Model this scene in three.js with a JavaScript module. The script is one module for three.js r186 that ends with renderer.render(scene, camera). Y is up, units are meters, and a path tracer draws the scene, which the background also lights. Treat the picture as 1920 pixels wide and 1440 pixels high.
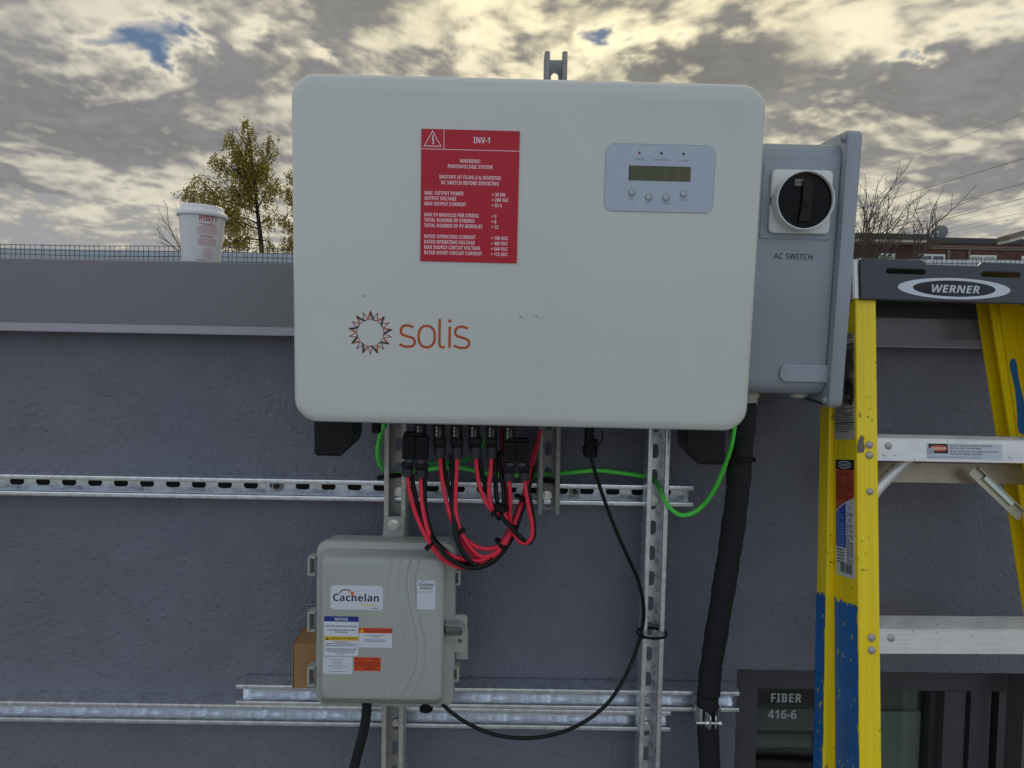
import * as THREE from 'three';
import { ImprovedNoise } from 'three/addons/math/ImprovedNoise.js';
import { mergeGeometries, toCreasedNormals } from 'three/addons/utils/BufferGeometryUtils.js';
import { RoundedBoxGeometry } from 'three/addons/geometries/RoundedBoxGeometry.js';

// ---------- camera, sky, sun, exposure ----------
const scene = new THREE.Scene();
const camera = new THREE.PerspectiveCamera(57, 4 / 3, 0.05, 1200);
camera.position.set(0, 1.70, 1.385);
camera.rotation.order = 'YXZ';
camera.rotation.set(-2.5 * Math.PI / 180, -0.35 * Math.PI / 180, 1.05 * Math.PI / 180);
scene.add(camera);
const renderer = new THREE.WebGLRenderer({ antialias: true });
renderer.setSize(1024, 768);
renderer.toneMapping = THREE.LinearToneMapping;
renderer.toneMappingExposure = 1.12;
renderer.shadowMap.enabled = true;
renderer.shadowMap.type = THREE.PCFSoftShadowMap;

function mulberry(a) { return () => { a |= 0; a = a + 0x6D2B79F5 | 0; let t = Math.imul(a ^ a >>> 15, 1 | a); t = t + Math.imul(t ^ t >>> 7, 61 | t) ^ t; return ((t ^ t >>> 14) >>> 0) / 4294967296; }; }
const PN = new ImprovedNoise();
const fbm = (x, y, z, oct, gain = 0.5) => { let s = 0, a = 1, n = 0; for (let i = 0; i < oct; i++) { s += a * PN.noise(x, y, z + i * 7.3); n += a; a *= gain; x *= 2.03; y *= 2.03; } return s / n; };
const clamp = (x, a = 0, b = 1) => Math.min(b, Math.max(a, x));
const sstep = (a, b, x) => { const t = clamp((x - a) / (b - a)); return t * t * (3 - 2 * t); };
const mixv = (a, b, t) => [a[0] + (b[0] - a[0]) * t, a[1] + (b[1] - a[1]) * t, a[2] + (b[2] - a[2]) * t];

// a broken stratocumulus deck with the sun hidden high behind it; azimuth 0 is straight ahead (-z), positive to the right
const SUN_AZ = 9, SUN_EL = 36;
const toDir = (az, el) => new THREE.Vector3(Math.sin(az * Math.PI / 180) * Math.cos(el * Math.PI / 180), Math.sin(el * Math.PI / 180), -Math.cos(az * Math.PI / 180) * Math.cos(el * Math.PI / 180));
const sunDir = toDir(SUN_AZ, SUN_EL);
// cloud masses (+) and thin places (-): [azimuth, elevation, width, height, amount]
const MASSES = [
  [-29.36, 20.03, 4.6, 0.9, -0.70], [-26.57, 19.75, 2.0, 1.3, -0.60], [-24.16, 21.46, 3, 0.6, -0.8], [-19.63, 22.30, 1.3, 0.6, -0.6], [-15.01, 21.60, 1.1, 0.6, -0.55],
  [7.21, 23.85, 1.0, 0.7, -0.75], [29.78, 20.82, 1.4, 0.7, -0.85],
  [-29.40, 14.57, 11, 2.6, 0.42], [-22.57, 18.37, 5, 1.6, 0.2], [-33.72, 11.02, 7, 1.2, 0.14], [-21.47, 10.68, 5, 1.5, 0.2],
  [-11.03, 24.73, 5, 1.6, 0.2], [18.70, 21.97, 6.5, 2.4, 0.36], [12.83, 21.57, 5, 2.2, 0.3], [29.76, 17.42, 9, 3.2, 0.30], [34.83, 19.12, 4, 2.0, 0.3], [2.00, 22.22, 2.2, 1.6, 0.2],
  [9.38, 20.67, 1.2, 3.0, -0.3], [12.35, 23.85, 6, 1.3, -0.28], [22.90, 18.44, 3.0, 1.0, -0.42], [24.91, 21.57, 3.5, 1.6, -0.36], [-33.74, 9.32, 10, 0.9, -0.2],
  [-19.62, 16.63, 6, 1.6, -0.14], [-5.64, 23.76, 6, 2.2, -0.22], [-31.57, 17.67, 6, 1.5, -0.12], [33.00, 21.00, 4, 1.6, -0.26],
];
function skyColor(az, el, out) {
  const e = el * Math.PI / 180, d = toDir(az, el);
  const k = 1 / (Math.max(d.y, 0) + 0.13), px = d.x * k, pz = d.z * k;
  const wx = fbm(px * 0.9 + 4.1, pz * 0.9, 2.2, 3) * 0.6, wz = fbm(px * 0.9, pz * 0.9 + 9.7, 5.1, 3) * 0.6;
  const n1 = fbm(px * 1.15 + wx + 3.3, pz * 1.5 + wz + 1.7, 0.5, 7, 0.56), n2 = fbm(px * 4.6 + wx * 2 + 8.1, pz * 4.8 + wz * 2, 3.5, 5, 0.6);
  const n3 = fbm(px * 11 + wx * 3 + 2.4, pz * 10 + wz * 3 + 6.3, 8.8, 5, 0.62);
  let m = 0; const ja = az + (n2 * 3.4 + n3 * 2.6 + wx * 2.2), je = el + (n2 * 1.5 - n3 * 1.3 + wz * 0.9);
  for (const [a, b, w, h, s] of MASSES) { const u = (ja - a) / w, v = (je - b) / h, q = u * u + v * v; if (q < 9) m += s * Math.exp(-q); }
  const cosS = d.dot(sunDir), glow = Math.exp((cosS - 1) * 11), wide = Math.exp((cosS - 1) * 1.6), away = sstep(0.72, -0.45, cosS);
  const dens = 0.60 - away * 0.10 + n1 * 1.05 + n2 * 0.46 + n3 * 0.30 + m;                    // below about 0: clear air
  const lit = mixv(mixv([0.56, 0.53, 0.455], [0.66, 0.74, 0.84], away), [1.0, 0.88, 0.56], glow * 0.9);
  const dark = mixv(mixv([0.205, 0.205, 0.21], [0.40, 0.46, 0.55], away), [0.20, 0.19, 0.165], glow);
  const thick = sstep(0.24, 0.92, dens + n2 * 0.5 + n3 * 0.42), tex = 1 + n2 * 0.42 + n3 * 0.30 + n1 * 0.15;
  let c = mixv(lit, dark.map((x) => x * tex), thick).map((x) => x * (0.93 + 0.07 * tex));
  const rim = sstep(0.02, 0.2, dens) * (1 - sstep(0.2, 0.5, dens));
  c = c.map((x, i) => x + rim * [0.14, 0.12, 0.08][i] * (0.5 + glow * 0.9));
  const air = mixv(mixv([0.105, 0.165, 0.275], [0.13, 0.25, 0.46], away), [0.20, 0.24, 0.30], glow * 0.7);
  c = mixv(air, c, sstep(-0.34, 0.20, dens + n3 * 0.25));
  const low = 1 - sstep(0.5, 9.5, el);
  c = mixv(c, mixv([0.335, 0.35, 0.375], [0.50, 0.56, 0.63], away), low * 0.7);
  out[0] = c[0]; out[1] = c[1]; out[2] = c[2];
}
const SKY_W = 4096, SKY_H = 2048, SKY_GAIN = 1.0;
const skyData = new Float32Array(SKY_W * SKY_H * 4);
{
  const c = [0, 0, 0];
  for (let r = 0; r < SKY_H; r++) {
    const el = ((r + 0.5) / SKY_H - 0.5) * 180;
    for (let i = 0; i < SKY_W; i++) {
      const o = (r * SKY_W + i) * 4;
      if (el > -0.5) { const th = ((i + 0.5) / SKY_W - 0.5) * 2 * Math.PI; let az = Math.atan2(Math.cos(th), -Math.sin(th)) * 180 / Math.PI; skyColor(az, Math.max(el, 0), c); } else { c[0] = 0.2; c[1] = 0.2; c[2] = 0.2; }
      skyData[o] = c[0] * SKY_GAIN; skyData[o + 1] = c[1] * SKY_GAIN; skyData[o + 2] = c[2] * SKY_GAIN; skyData[o + 3] = 1;
    }
  }
}
const skyTex = new THREE.DataTexture(skyData, SKY_W, SKY_H, THREE.RGBAFormat, THREE.FloatType);
skyTex.mapping = THREE.EquirectangularReflectionMapping;
skyTex.magFilter = THREE.LinearFilter; skyTex.minFilter = THREE.LinearFilter; skyTex.needsUpdate = true;
scene.background = skyTex; scene.environment = skyTex;
const sun = new THREE.DirectionalLight(new THREE.Color().setRGB(1, 0.9, 0.74), 0.7);
sun.position.copy(sunDir).multiplyScalar(60); sun.castShadow = true; sun.shadow.radius = 26; sun.shadow.mapSize.set(2048, 2048);
Object.assign(sun.shadow.camera, { left: -8, right: 8, top: 8, bottom: -8, near: 1, far: 160 });
scene.add(sun, sun.target);

// ---------- helpers ----------
const used = {};
const numbered = (n) => { used[n] = (used[n] ?? -1) + 1; return used[n] ? n + '_' + String(used[n]).padStart(3, '0') : n; };
function thing(name, label, category, pos = [0, 0, 0], rot = [0, 0, 0], group) {
  const o = new THREE.Group(); o.name = numbered(name); o.position.set(...pos); o.rotation.set(...rot); scene.add(o);
  o.userData = { label, category }; if (group) o.userData.group = group;
  return o;
}
function part(name, geo, mat, parent, pos, rot) {
  const m = new THREE.Mesh(geo, mat); m.name = name; m.castShadow = m.receiveShadow = true;
  if (pos) m.position.set(...pos); if (rot) m.rotation.set(...rot);
  (parent ?? scene).add(m); return m;
}
const solo = (name, geo, mat, label, category, group) => { const m = part(numbered(name), geo, mat); m.userData = { label, category }; if (group) m.userData.group = group; return m; };
const L = (r, g, b) => new THREE.Color().setRGB(r, g, b);
const mat = (c, rough = 0.6, metal = 0, extra = {}) => new THREE.MeshPhysicalMaterial({ color: c, roughness: rough, metalness: metal, ...extra });
const clean = (g) => { const h = g.index ? g.toNonIndexed() : g; for (const k of Object.keys(h.attributes)) if (!['position', 'normal', 'uv'].includes(k)) h.deleteAttribute(k); h.clearGroups(); return h; };
const merge = (...gs) => mergeGeometries(gs.flat().map(clean));
const at = (g, x, y, z, rx = 0, ry = 0, rz = 0) => { const m = new THREE.Matrix4().makeRotationFromEuler(new THREE.Euler(rx, ry, rz)).setPosition(x, y, z); return g.applyMatrix4(m); };
const box = (w, h, d, x = 0, y = 0, z = 0) => new THREE.BoxGeometry(w, h, d).translate(x, y, z);
const rbox = (w, h, d, r, x = 0, y = 0, z = 0, s = 3) => new RoundedBoxGeometry(w, h, d, s, r).translate(x, y, z);
const cyl = (r0, r1, h, n = 24) => new THREE.CylinderGeometry(r0, r1, h, n);
const disc = (r, h, x, y, z, n = 28, r2 = r) => at(cyl(r2, r, h, n).rotateX(Math.PI / 2), x, y, z);   // axis along z, r2 is the front radius
function rr(w, h, r, cx = 0, cy = 0) {
  const s = new THREE.Shape(), x = cx - w / 2, y = cy - h / 2;
  s.moveTo(x + r, y); s.lineTo(x + w - r, y); s.absarc(x + w - r, y + r, r, -Math.PI / 2, 0); s.lineTo(x + w, y + h - r); s.absarc(x + w - r, y + h - r, r, 0, Math.PI / 2);
  s.lineTo(x + r, y + h); s.absarc(x + r, y + h - r, r, Math.PI / 2, Math.PI); s.lineTo(x, y + r); s.absarc(x + r, y + r, r, Math.PI, Math.PI * 1.5); return s;
}
const extr = (shape, depth, bevel = 0, seg = 8, bs = 2) => new THREE.ExtrudeGeometry(shape, { depth: depth - 2 * bevel, bevelEnabled: bevel > 0, bevelThickness: bevel, bevelSize: bevel, bevelOffset: -bevel, bevelSegments: bs, curveSegments: seg }).translate(0, 0, bevel);
const poly = (pts) => { const s = new THREE.Shape(); pts.forEach((p, i) => (i ? s.lineTo(p[0], p[1]) : s.moveTo(p[0], p[1]))); s.closePath(); return s; };
// skin through rounded rectangles, back to front, with both ends closed: [cx, cy, w, h, r, z]
function loft(secs, n = 6, crease = 0.5) {
  const pos = [], ring = (s) => { const [cx, cy, w, h, r, z] = s, a = []; for (let q = 0; q < 4; q++) { const ox = cx + (q === 0 || q === 3 ? 1 : -1) * (w / 2 - r), oy = cy + (q < 2 ? 1 : -1) * (h / 2 - r); for (let i = 0; i <= n; i++) { const t = (q + i / n) * Math.PI / 2; a.push([ox + r * Math.cos(t), oy + r * Math.sin(t), z]); } } return a; };
  const rs = secs.map(ring), N = rs[0].length, tri = (a, b, c) => pos.push(...a, ...b, ...c);
  for (let k = 0; k + 1 < rs.length; k++) for (let i = 0; i < N; i++) { const j = (i + 1) % N; tri(rs[k][i], rs[k][j], rs[k + 1][j]); tri(rs[k][i], rs[k + 1][j], rs[k + 1][i]); }
  const c0 = [secs[0][0], secs[0][1], secs[0][5]], l = secs.at(-1), c1 = [l[0], l[1], l[5]], last = rs.at(-1);
  for (let i = 0; i < N; i++) { const j = (i + 1) % N; tri(c0, rs[0][j], rs[0][i]); tri(c1, last[i], last[j]); }
  const g = new THREE.BufferGeometry(); g.setAttribute('position', new THREE.Float32BufferAttribute(pos, 3));
  const uv = []; for (let i = 0; i < pos.length; i += 3) uv.push(pos[i], pos[i + 1]); g.setAttribute('uv', new THREE.Float32BufferAttribute(uv, 2));
  return toCreasedNormals(g, crease);
}
// round bar along a smooth path; the radius may vary with the distance along it
function tube(pts, r, o = {}) {
  const v = pts.map((p) => new THREE.Vector3(...p)), curve = new THREE.CatmullRomCurve3(v, o.closed ?? false, 'centripetal'), seg = o.seg ?? Math.max(8, v.length * 9), rad = o.rad ?? 10;
  const len = curve.getLength(), fr = curve.computeFrenetFrames(seg, o.closed ?? false), pos = [], nor = [], uv = [], idx = [], P = new THREE.Vector3();
  for (let i = 0; i <= seg; i++) {
    curve.getPointAt(i / seg, P); const R = typeof r === 'function' ? r(len * i / seg, i / seg) : r;
    for (let j = 0; j <= rad; j++) { const a = j / rad * Math.PI * 2, s = Math.sin(a), c = -Math.cos(a), n = fr.normals[i], b = fr.binormals[i], nx = c * n.x + s * b.x, ny = c * n.y + s * b.y, nz = c * n.z + s * b.z; pos.push(P.x + R * nx, P.y + R * ny, P.z + R * nz); nor.push(nx, ny, nz); uv.push(j / rad * 2 * Math.PI * R, len * i / seg); }
  }
  for (let i = 0; i < seg; i++) for (let j = 0; j < rad; j++) { const a = i * (rad + 1) + j, b = a + rad + 1; idx.push(a, b, a + 1, b, b + 1, a + 1); }
  for (const e of [0, seg]) { if (o.closed) break; curve.getPointAt(e / seg, P); const c = pos.length / 3; pos.push(P.x, P.y, P.z); const t = fr.tangents[e], sg = e ? 1 : -1; nor.push(sg * t.x, sg * t.y, sg * t.z); uv.push(0, 0); for (let j = 0; j < rad; j++) { const a = e * (rad + 1) + j; e ? idx.push(c, a + 1, a) : idx.push(c, a, a + 1); } }
  const g = new THREE.BufferGeometry(); g.setAttribute('position', new THREE.Float32BufferAttribute(pos, 3)); g.setAttribute('normal', new THREE.Float32BufferAttribute(nor, 3)); g.setAttribute('uv', new THREE.Float32BufferAttribute(uv, 2)); g.setIndex(idx);
  if (typeof r === 'function') g.computeVertexNormals();
  return g;
}
// thin plate or sticker with a printed front
function flatPlate(w, h, r, d, tex, rough, extra) { const g = extr(rr(w, h, r), d), uv = g.attributes.uv, p = g.attributes.position; for (let i = 0; i < uv.count; i++) uv.setXY(i, p.getX(i) / w + 0.5, p.getY(i) / h + 0.5); return [g, mat(L(1, 1, 1), rough, 0, { map: tex, ...extra })]; }
// flat printed stroke of constant width lying in the xy plane
function stroke(pts, w, closed = false, z = 0) {
  const pos = [], n = pts.length, at2 = (i) => pts[closed ? (i + n) % n : clamp(i, 0, n - 1)], quad = (a, b, c, d) => pos.push(...a, ...b, ...c, ...a, ...c, ...d);
  const off = pts.map((p, i) => { const a = at2(i - 1), b = at2(i + 1), l = Math.hypot(b[0] - a[0], b[1] - a[1]) || 1; return [-(b[1] - a[1]) / l * w(i / n) / 2, (b[0] - a[0]) / l * w(i / n) / 2]; });
  for (let i = 0; i < (closed ? n : n - 1); i++) { const j = (i + 1) % n, p = pts[i], q = pts[j], a = off[i], b = off[j]; quad([p[0] - a[0], p[1] - a[1], z], [q[0] - b[0], q[1] - b[1], z], [q[0] + b[0], q[1] + b[1], z], [p[0] + a[0], p[1] + a[1], z]); }
  const g = new THREE.BufferGeometry(); g.setAttribute('position', new THREE.Float32BufferAttribute(pos, 3)); g.setAttribute('uv', new THREE.Float32BufferAttribute(new Float32Array(pos.length / 3 * 2), 2)); g.computeVertexNormals();
  const nn = g.attributes.normal; for (let i = 0; i < nn.count; i++) nn.setXYZ(i, 0, 0, 1); return g;
}
const spline2 = (pts, n, closed = false) => new THREE.CatmullRomCurve3(pts.map((p) => new THREE.Vector3(p[0], p[1], 0)), closed, 'centripetal').getPoints(n).map((p) => [p.x, p.y]);

// ---------- textures ----------
function vnoise(x, y, per, seed) {   // value noise that repeats every per cells
  const xi = Math.floor(x), yi = Math.floor(y), fx = x - xi, fy = y - yi, h = (i, j) => { i = ((i % per) + per) % per; j = ((j % per) + per) % per; let n = Math.imul(i + 1, 374761393) ^ Math.imul(j + 1, 668265263) ^ Math.imul(seed + 1, 974634777); n = Math.imul(n ^ n >>> 13, 1274126177); return ((n ^ n >>> 16) >>> 0) / 4294967296; };
  const u = fx * fx * (3 - 2 * fx), v = fy * fy * (3 - 2 * fy); return (h(xi, yi) * (1 - u) + h(xi + 1, yi) * u) * (1 - v) + (h(xi, yi + 1) * (1 - u) + h(xi + 1, yi + 1) * u) * v;
}
const tfbm = (u, v, per, oct, seed, gain = 0.5) => { let s = 0, a = 1, n = 0; for (let i = 0; i < oct; i++) { s += a * vnoise(u * per, v * per, per, seed + i); n += a; a *= gain; per *= 2; } return s / n; };
function dtex(n, fn, size, srgb = false, nh = n) {
  const d = new Uint8Array(n * nh * 4);
  for (let j = 0; j < nh; j++) for (let i = 0; i < n; i++) { const c = fn(i / n, j / nh), o = (j * n + i) * 4; if (typeof c === 'number') d[o] = d[o + 1] = d[o + 2] = clamp(c) * 255; else { d[o] = clamp(c[0]) * 255; d[o + 1] = clamp(c[1]) * 255; d[o + 2] = clamp(c[2]) * 255; } d[o + 3] = 255; }
  const t = new THREE.DataTexture(d, n, nh); t.wrapS = t.wrapT = THREE.RepeatWrapping; t.magFilter = THREE.LinearFilter; t.minFilter = THREE.LinearMipmapLinearFilter; t.generateMipmaps = true; if (size) t.repeat.set(1 / size, 1 / size); if (srgb) t.colorSpace = THREE.SRGBColorSpace; t.needsUpdate = true; return t;
}
function cv(w, h, draw) { const c = document.createElement('canvas'); c.width = w; c.height = h; const x = c.getContext('2d'); draw(x, w, h); const t = new THREE.CanvasTexture(c); t.colorSpace = THREE.SRGBColorSpace; t.anisotropy = 8; return t; }
const cell = (u, v, per, seed) => { let best = 9, id = 0; const x = u * per, y = v * per, xi = Math.floor(x), yi = Math.floor(y); for (let a = -1; a <= 1; a++) for (let b = -1; b <= 1; b++) { const i = xi + a, j = yi + b, px = i + vnoise(i, j, per, seed), py = j + vnoise(i, j, per, seed + 5), d = (px - x) ** 2 + (py - y) ** 2; if (d < best) { best = d; id = vnoise(i, j, per, seed + 9); } } return [Math.sqrt(best), id]; };

const stuccoBump = dtex(1024, (u, v) => {
  const grain = tfbm(u, v, 110, 3, 3, 0.65), lump = tfbm(u, v, 10, 5, 11, 0.55), wu = u + (tfbm(u, v, 6, 3, 40) - 0.5) * 0.09, wv = v + (tfbm(u, v, 6, 3, 43) - 0.5) * 0.09;
  const c = cell(wu, wv, 30, 7), dent = c[1] > 0.62 ? 1 - sstep(0.05, 0.18 + c[1] * 0.3, c[0]) : 0, c2 = cell(wu, wv, 74, 17), nub = c2[1] > 0.8 ? 1 - sstep(0.1, 0.5, c2[0]) : 0;
  const drag = sstep(0.60, 0.78, vnoise(wu * 26, wv * 70, 1 << 20, 29)) * sstep(0.5, 0.7, tfbm(u, v, 5, 3, 33));
  return 0.5 + (grain - 0.5) * 0.30 + (lump - 0.5) * 0.75 - dent * 0.20 + nub * 0.10 + drag * 0.12;
}, 0.56);
const stuccoCol = dtex(512, (u, v) => { const a = tfbm(u, v, 4, 5, 50), b = tfbm(u, v, 40, 3, 60), s = 0.86 + (a - 0.5) * 0.30 + (b - 0.5) * 0.14; const hue = (tfbm(u, v, 3, 4, 71) - 0.5) * 0.22; return [s * (1.0 + hue), s, s * (1.0 - hue * 0.5)]; }, 1.9);
const galvCol = dtex(512, (u, v) => { const c = cell(u, v, 20, 3), d = cell(u, v, 9, 23), n = tfbm(u, v, 16, 4, 31), st = sstep(0.62, 0.8, tfbm(u, v, 6, 4, 77)); const s = 0.74 + c[1] * 0.14 + d[1] * 0.08 + (n - 0.5) * 0.22 - st * 0.10; return [s * 0.99, s, s * 1.01]; }, 0.12);
const galvRough = dtex(256, (u, v) => 0.30 + cell(u, v, 12, 3)[1] * 0.2 + (tfbm(u, v, 10, 4, 9) - 0.5) * 0.3, 0.12);
const fineBump = dtex(512, (u, v) => tfbm(u, v, 64, 4, 91, 0.7), 0.05);
const smudge = dtex(512, (u, v) => 0.42 + (tfbm(u, v, 5, 5, 81) - 0.5) * 0.35, 0.5);
const dustCol = dtex(512, (u, v) => { const a = tfbm(u, v, 4, 6, 61), s = 0.95 + (a - 0.5) * 0.10; return [s, s, s * 0.995]; }, 0.45);
const coverCol = dtex(512, (u, v) => { const a = tfbm(u, v, 3, 5, 161), d = vnoise(u * 40, v * 5, 1 << 20, 163) * sstep(0.45, 0.75, tfbm(u, v, 5, 3, 167)), s = 0.955 + (a - 0.5) * 0.10 - d * 0.035; return [s * (1 + (a - 0.5) * 0.02), s, s * (1 - (a - 0.5) * 0.03)]; }, 0.9);
const paintCol = dtex(512, (u, v) => { const a = tfbm(u, v, 8, 5, 201), st = sstep(0.72, 0.86, vnoise(u * 120, v * 16, 1 << 20, 203)) * sstep(0.5, 0.66, tfbm(u, v, 6, 4, 205)), s = 0.86 + (a - 0.5) * 0.3; return [s + st * 0.9, s + st * 0.25, s + st * 0.05]; }, 0.3);
const scuffCol = dtex(1024, (u, v) => { const c = cell(u, v, 60, 5), sp = c[1] > 0.985 ? 1 - sstep(0.04, 0.16, c[0]) : 0, a = tfbm(u, v, 6, 5, 15), dark = sstep(0.70, 0.76, tfbm(u, v, 90, 3, 19)) * sstep(0.66, 0.74, a), c2 = cell(u, v, 150, 33), fs = c2[1] > 0.993 ? 1 - sstep(0.06, 0.26, c2[0]) : 0; const s = 0.985 + (a - 0.5) * 0.05 + (vnoise(u * 140, v * 4, 1 << 20, 44) - 0.5) * 0.07, k = sp * 0.22 + fs * 0.35 + dark * 0.5; return [s - k, s - k * 1.02 - (0.5 - a) * 0.02, s - k * 0.6]; }, 0.6, true);
const aluCol = dtex(512, (u, v) => { const s = 0.78 + (vnoise(u * 6, v * 256, 256, 4) - 0.5) * 0.12 + (tfbm(u, v, 8, 5, 14) - 0.5) * 0.2, c = cell(u, v, 30, 44), sp = c[1] > 0.95 ? 1 - sstep(0.1, 0.25, c[0]) : 0; return [s - sp * 0.4, s - sp * 0.42, s - sp * 0.42]; }, 0.22);

// ---------- materials ----------
const M = {
  stucco: mat(L(0.198, 0.201, 0.243), 0.95, 0, { map: stuccoCol, bumpMap: stuccoBump, bumpScale: 0.0068 }),
  flashing: mat(L(0.19, 0.19, 0.205), 0.5, 0, { roughnessMap: smudge, map: dustCol, bumpMap: smudge, bumpScale: 0.0016 }),
  drip: mat(L(0.36, 0.345, 0.40), 0.55, 0, { map: dustCol }),  // lip of the flashing; its upward-lit brightness is put into the colour
  galv: mat(L(0.93, 0.96, 1.0), 0.8, 0.95, { map: galvCol, roughnessMap: galvRough }),
  galvDull: mat(L(0.62, 0.61, 0.55), 0.5, 0.45, { map: galvCol }),
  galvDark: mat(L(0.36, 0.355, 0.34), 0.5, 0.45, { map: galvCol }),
  zinc: mat(L(0.78, 0.78, 0.76), 0.3, 0.95),
  white: mat(L(0.675, 0.705, 0.675), 0.42, 0, { map: coverCol, roughnessMap: smudge }),
  chassis: mat(L(0.2, 0.21, 0.22), 0.5, 0.5),
  black: mat(L(0.005, 0.005, 0.006), 0.55, 0, { specularIntensity: 0.5 }), blackShell: mat(L(0.008, 0.008, 0.010), 0.5, 0, { specularIntensity: 0.6, bumpMap: fineBump, bumpScale: 0.0002 }),
  rubber: mat(L(0.009, 0.010, 0.012), 0.8, 0, { bumpMap: fineBump, bumpScale: 0.0004 }), cableBlack: mat(L(0.006, 0.006, 0.007), 0.45, 0, { specularIntensity: 0.6 }),
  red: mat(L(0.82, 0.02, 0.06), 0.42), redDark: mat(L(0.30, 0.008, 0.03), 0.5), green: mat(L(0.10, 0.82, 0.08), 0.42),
  acBox: mat(L(0.315, 0.36, 0.405), 0.42, 0, { map: dustCol, roughnessMap: smudge }), acPanel: mat(L(0.35, 0.405, 0.46), 0.5, 0, { map: dustCol }),
  knobWhite: mat(L(0.76, 0.78, 0.77), 0.38), knobDark: mat(L(0.004, 0.003, 0.004), 0.3, 0, { specularIntensity: 0.35 }), knobGrip: mat(L(0.014, 0.011, 0.013), 0.4, 0, { specularIntensity: 0.5 }),
  boxGrey: mat(L(0.42, 0.44, 0.41), 0.5, 0, { map: dustCol, bumpMap: fineBump, bumpScale: 0.00012 }), boxDark: mat(L(0.41, 0.42, 0.385), 0.55),
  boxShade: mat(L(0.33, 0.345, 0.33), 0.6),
  card: mat(L(0.40, 0.23, 0.10), 0.9, 0, { map: dustCol, bumpMap: fineBump, bumpScale: 0.0003 }),
  yellow: mat(L(0.97, 0.73, 0.005), 0.4, 0, { map: scuffCol }), bluePaint: mat(L(0.012, 0.145, 0.45), 0.5, 0, { map: dustCol }),
  alu: mat(L(0.96, 0.96, 0.95), 0.42, 0.5, { map: aluCol }), cap: mat(L(0.038, 0.042, 0.058), 0.5, 0, { bumpMap: fineBump, bumpScale: 0.0003, roughnessMap: smudge }),
  braceAlu: mat(L(0.55, 0.48, 0.36), 0.45, 0.6, { map: aluCol }), rivet: mat(L(0.42, 0.42, 0.41), 0.45, 0.6), silverBadge: mat(L(0.62, 0.68, 0.76), 0.5),  // braceAlu has the yellow reflection on the brace put into its colour
};
// ---------- the setting ----------
const asphalt = dtex(512, (u, v) => { const s = 0.8 + (tfbm(u, v, 64, 3, 5) - 0.5) * 0.5 + (tfbm(u, v, 4, 4, 8) - 0.5) * 0.3; return [s, s, s * 0.98]; }, 2.5);
const ground = part('ground', new THREE.PlaneGeometry(900, 900, 4, 4).rotateX(-Math.PI / 2), mat(L(0.38, 0.38, 0.375), 0.95, 0, { map: asphalt }));
{ const uv = ground.geometry.attributes.uv; for (let i = 0; i < uv.count; i++) uv.setXY(i, uv.getX(i) * 900, uv.getY(i) * 900); }
ground.userData = { kind: 'structure', label: 'paved ground in front of and beyond the building', };

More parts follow.
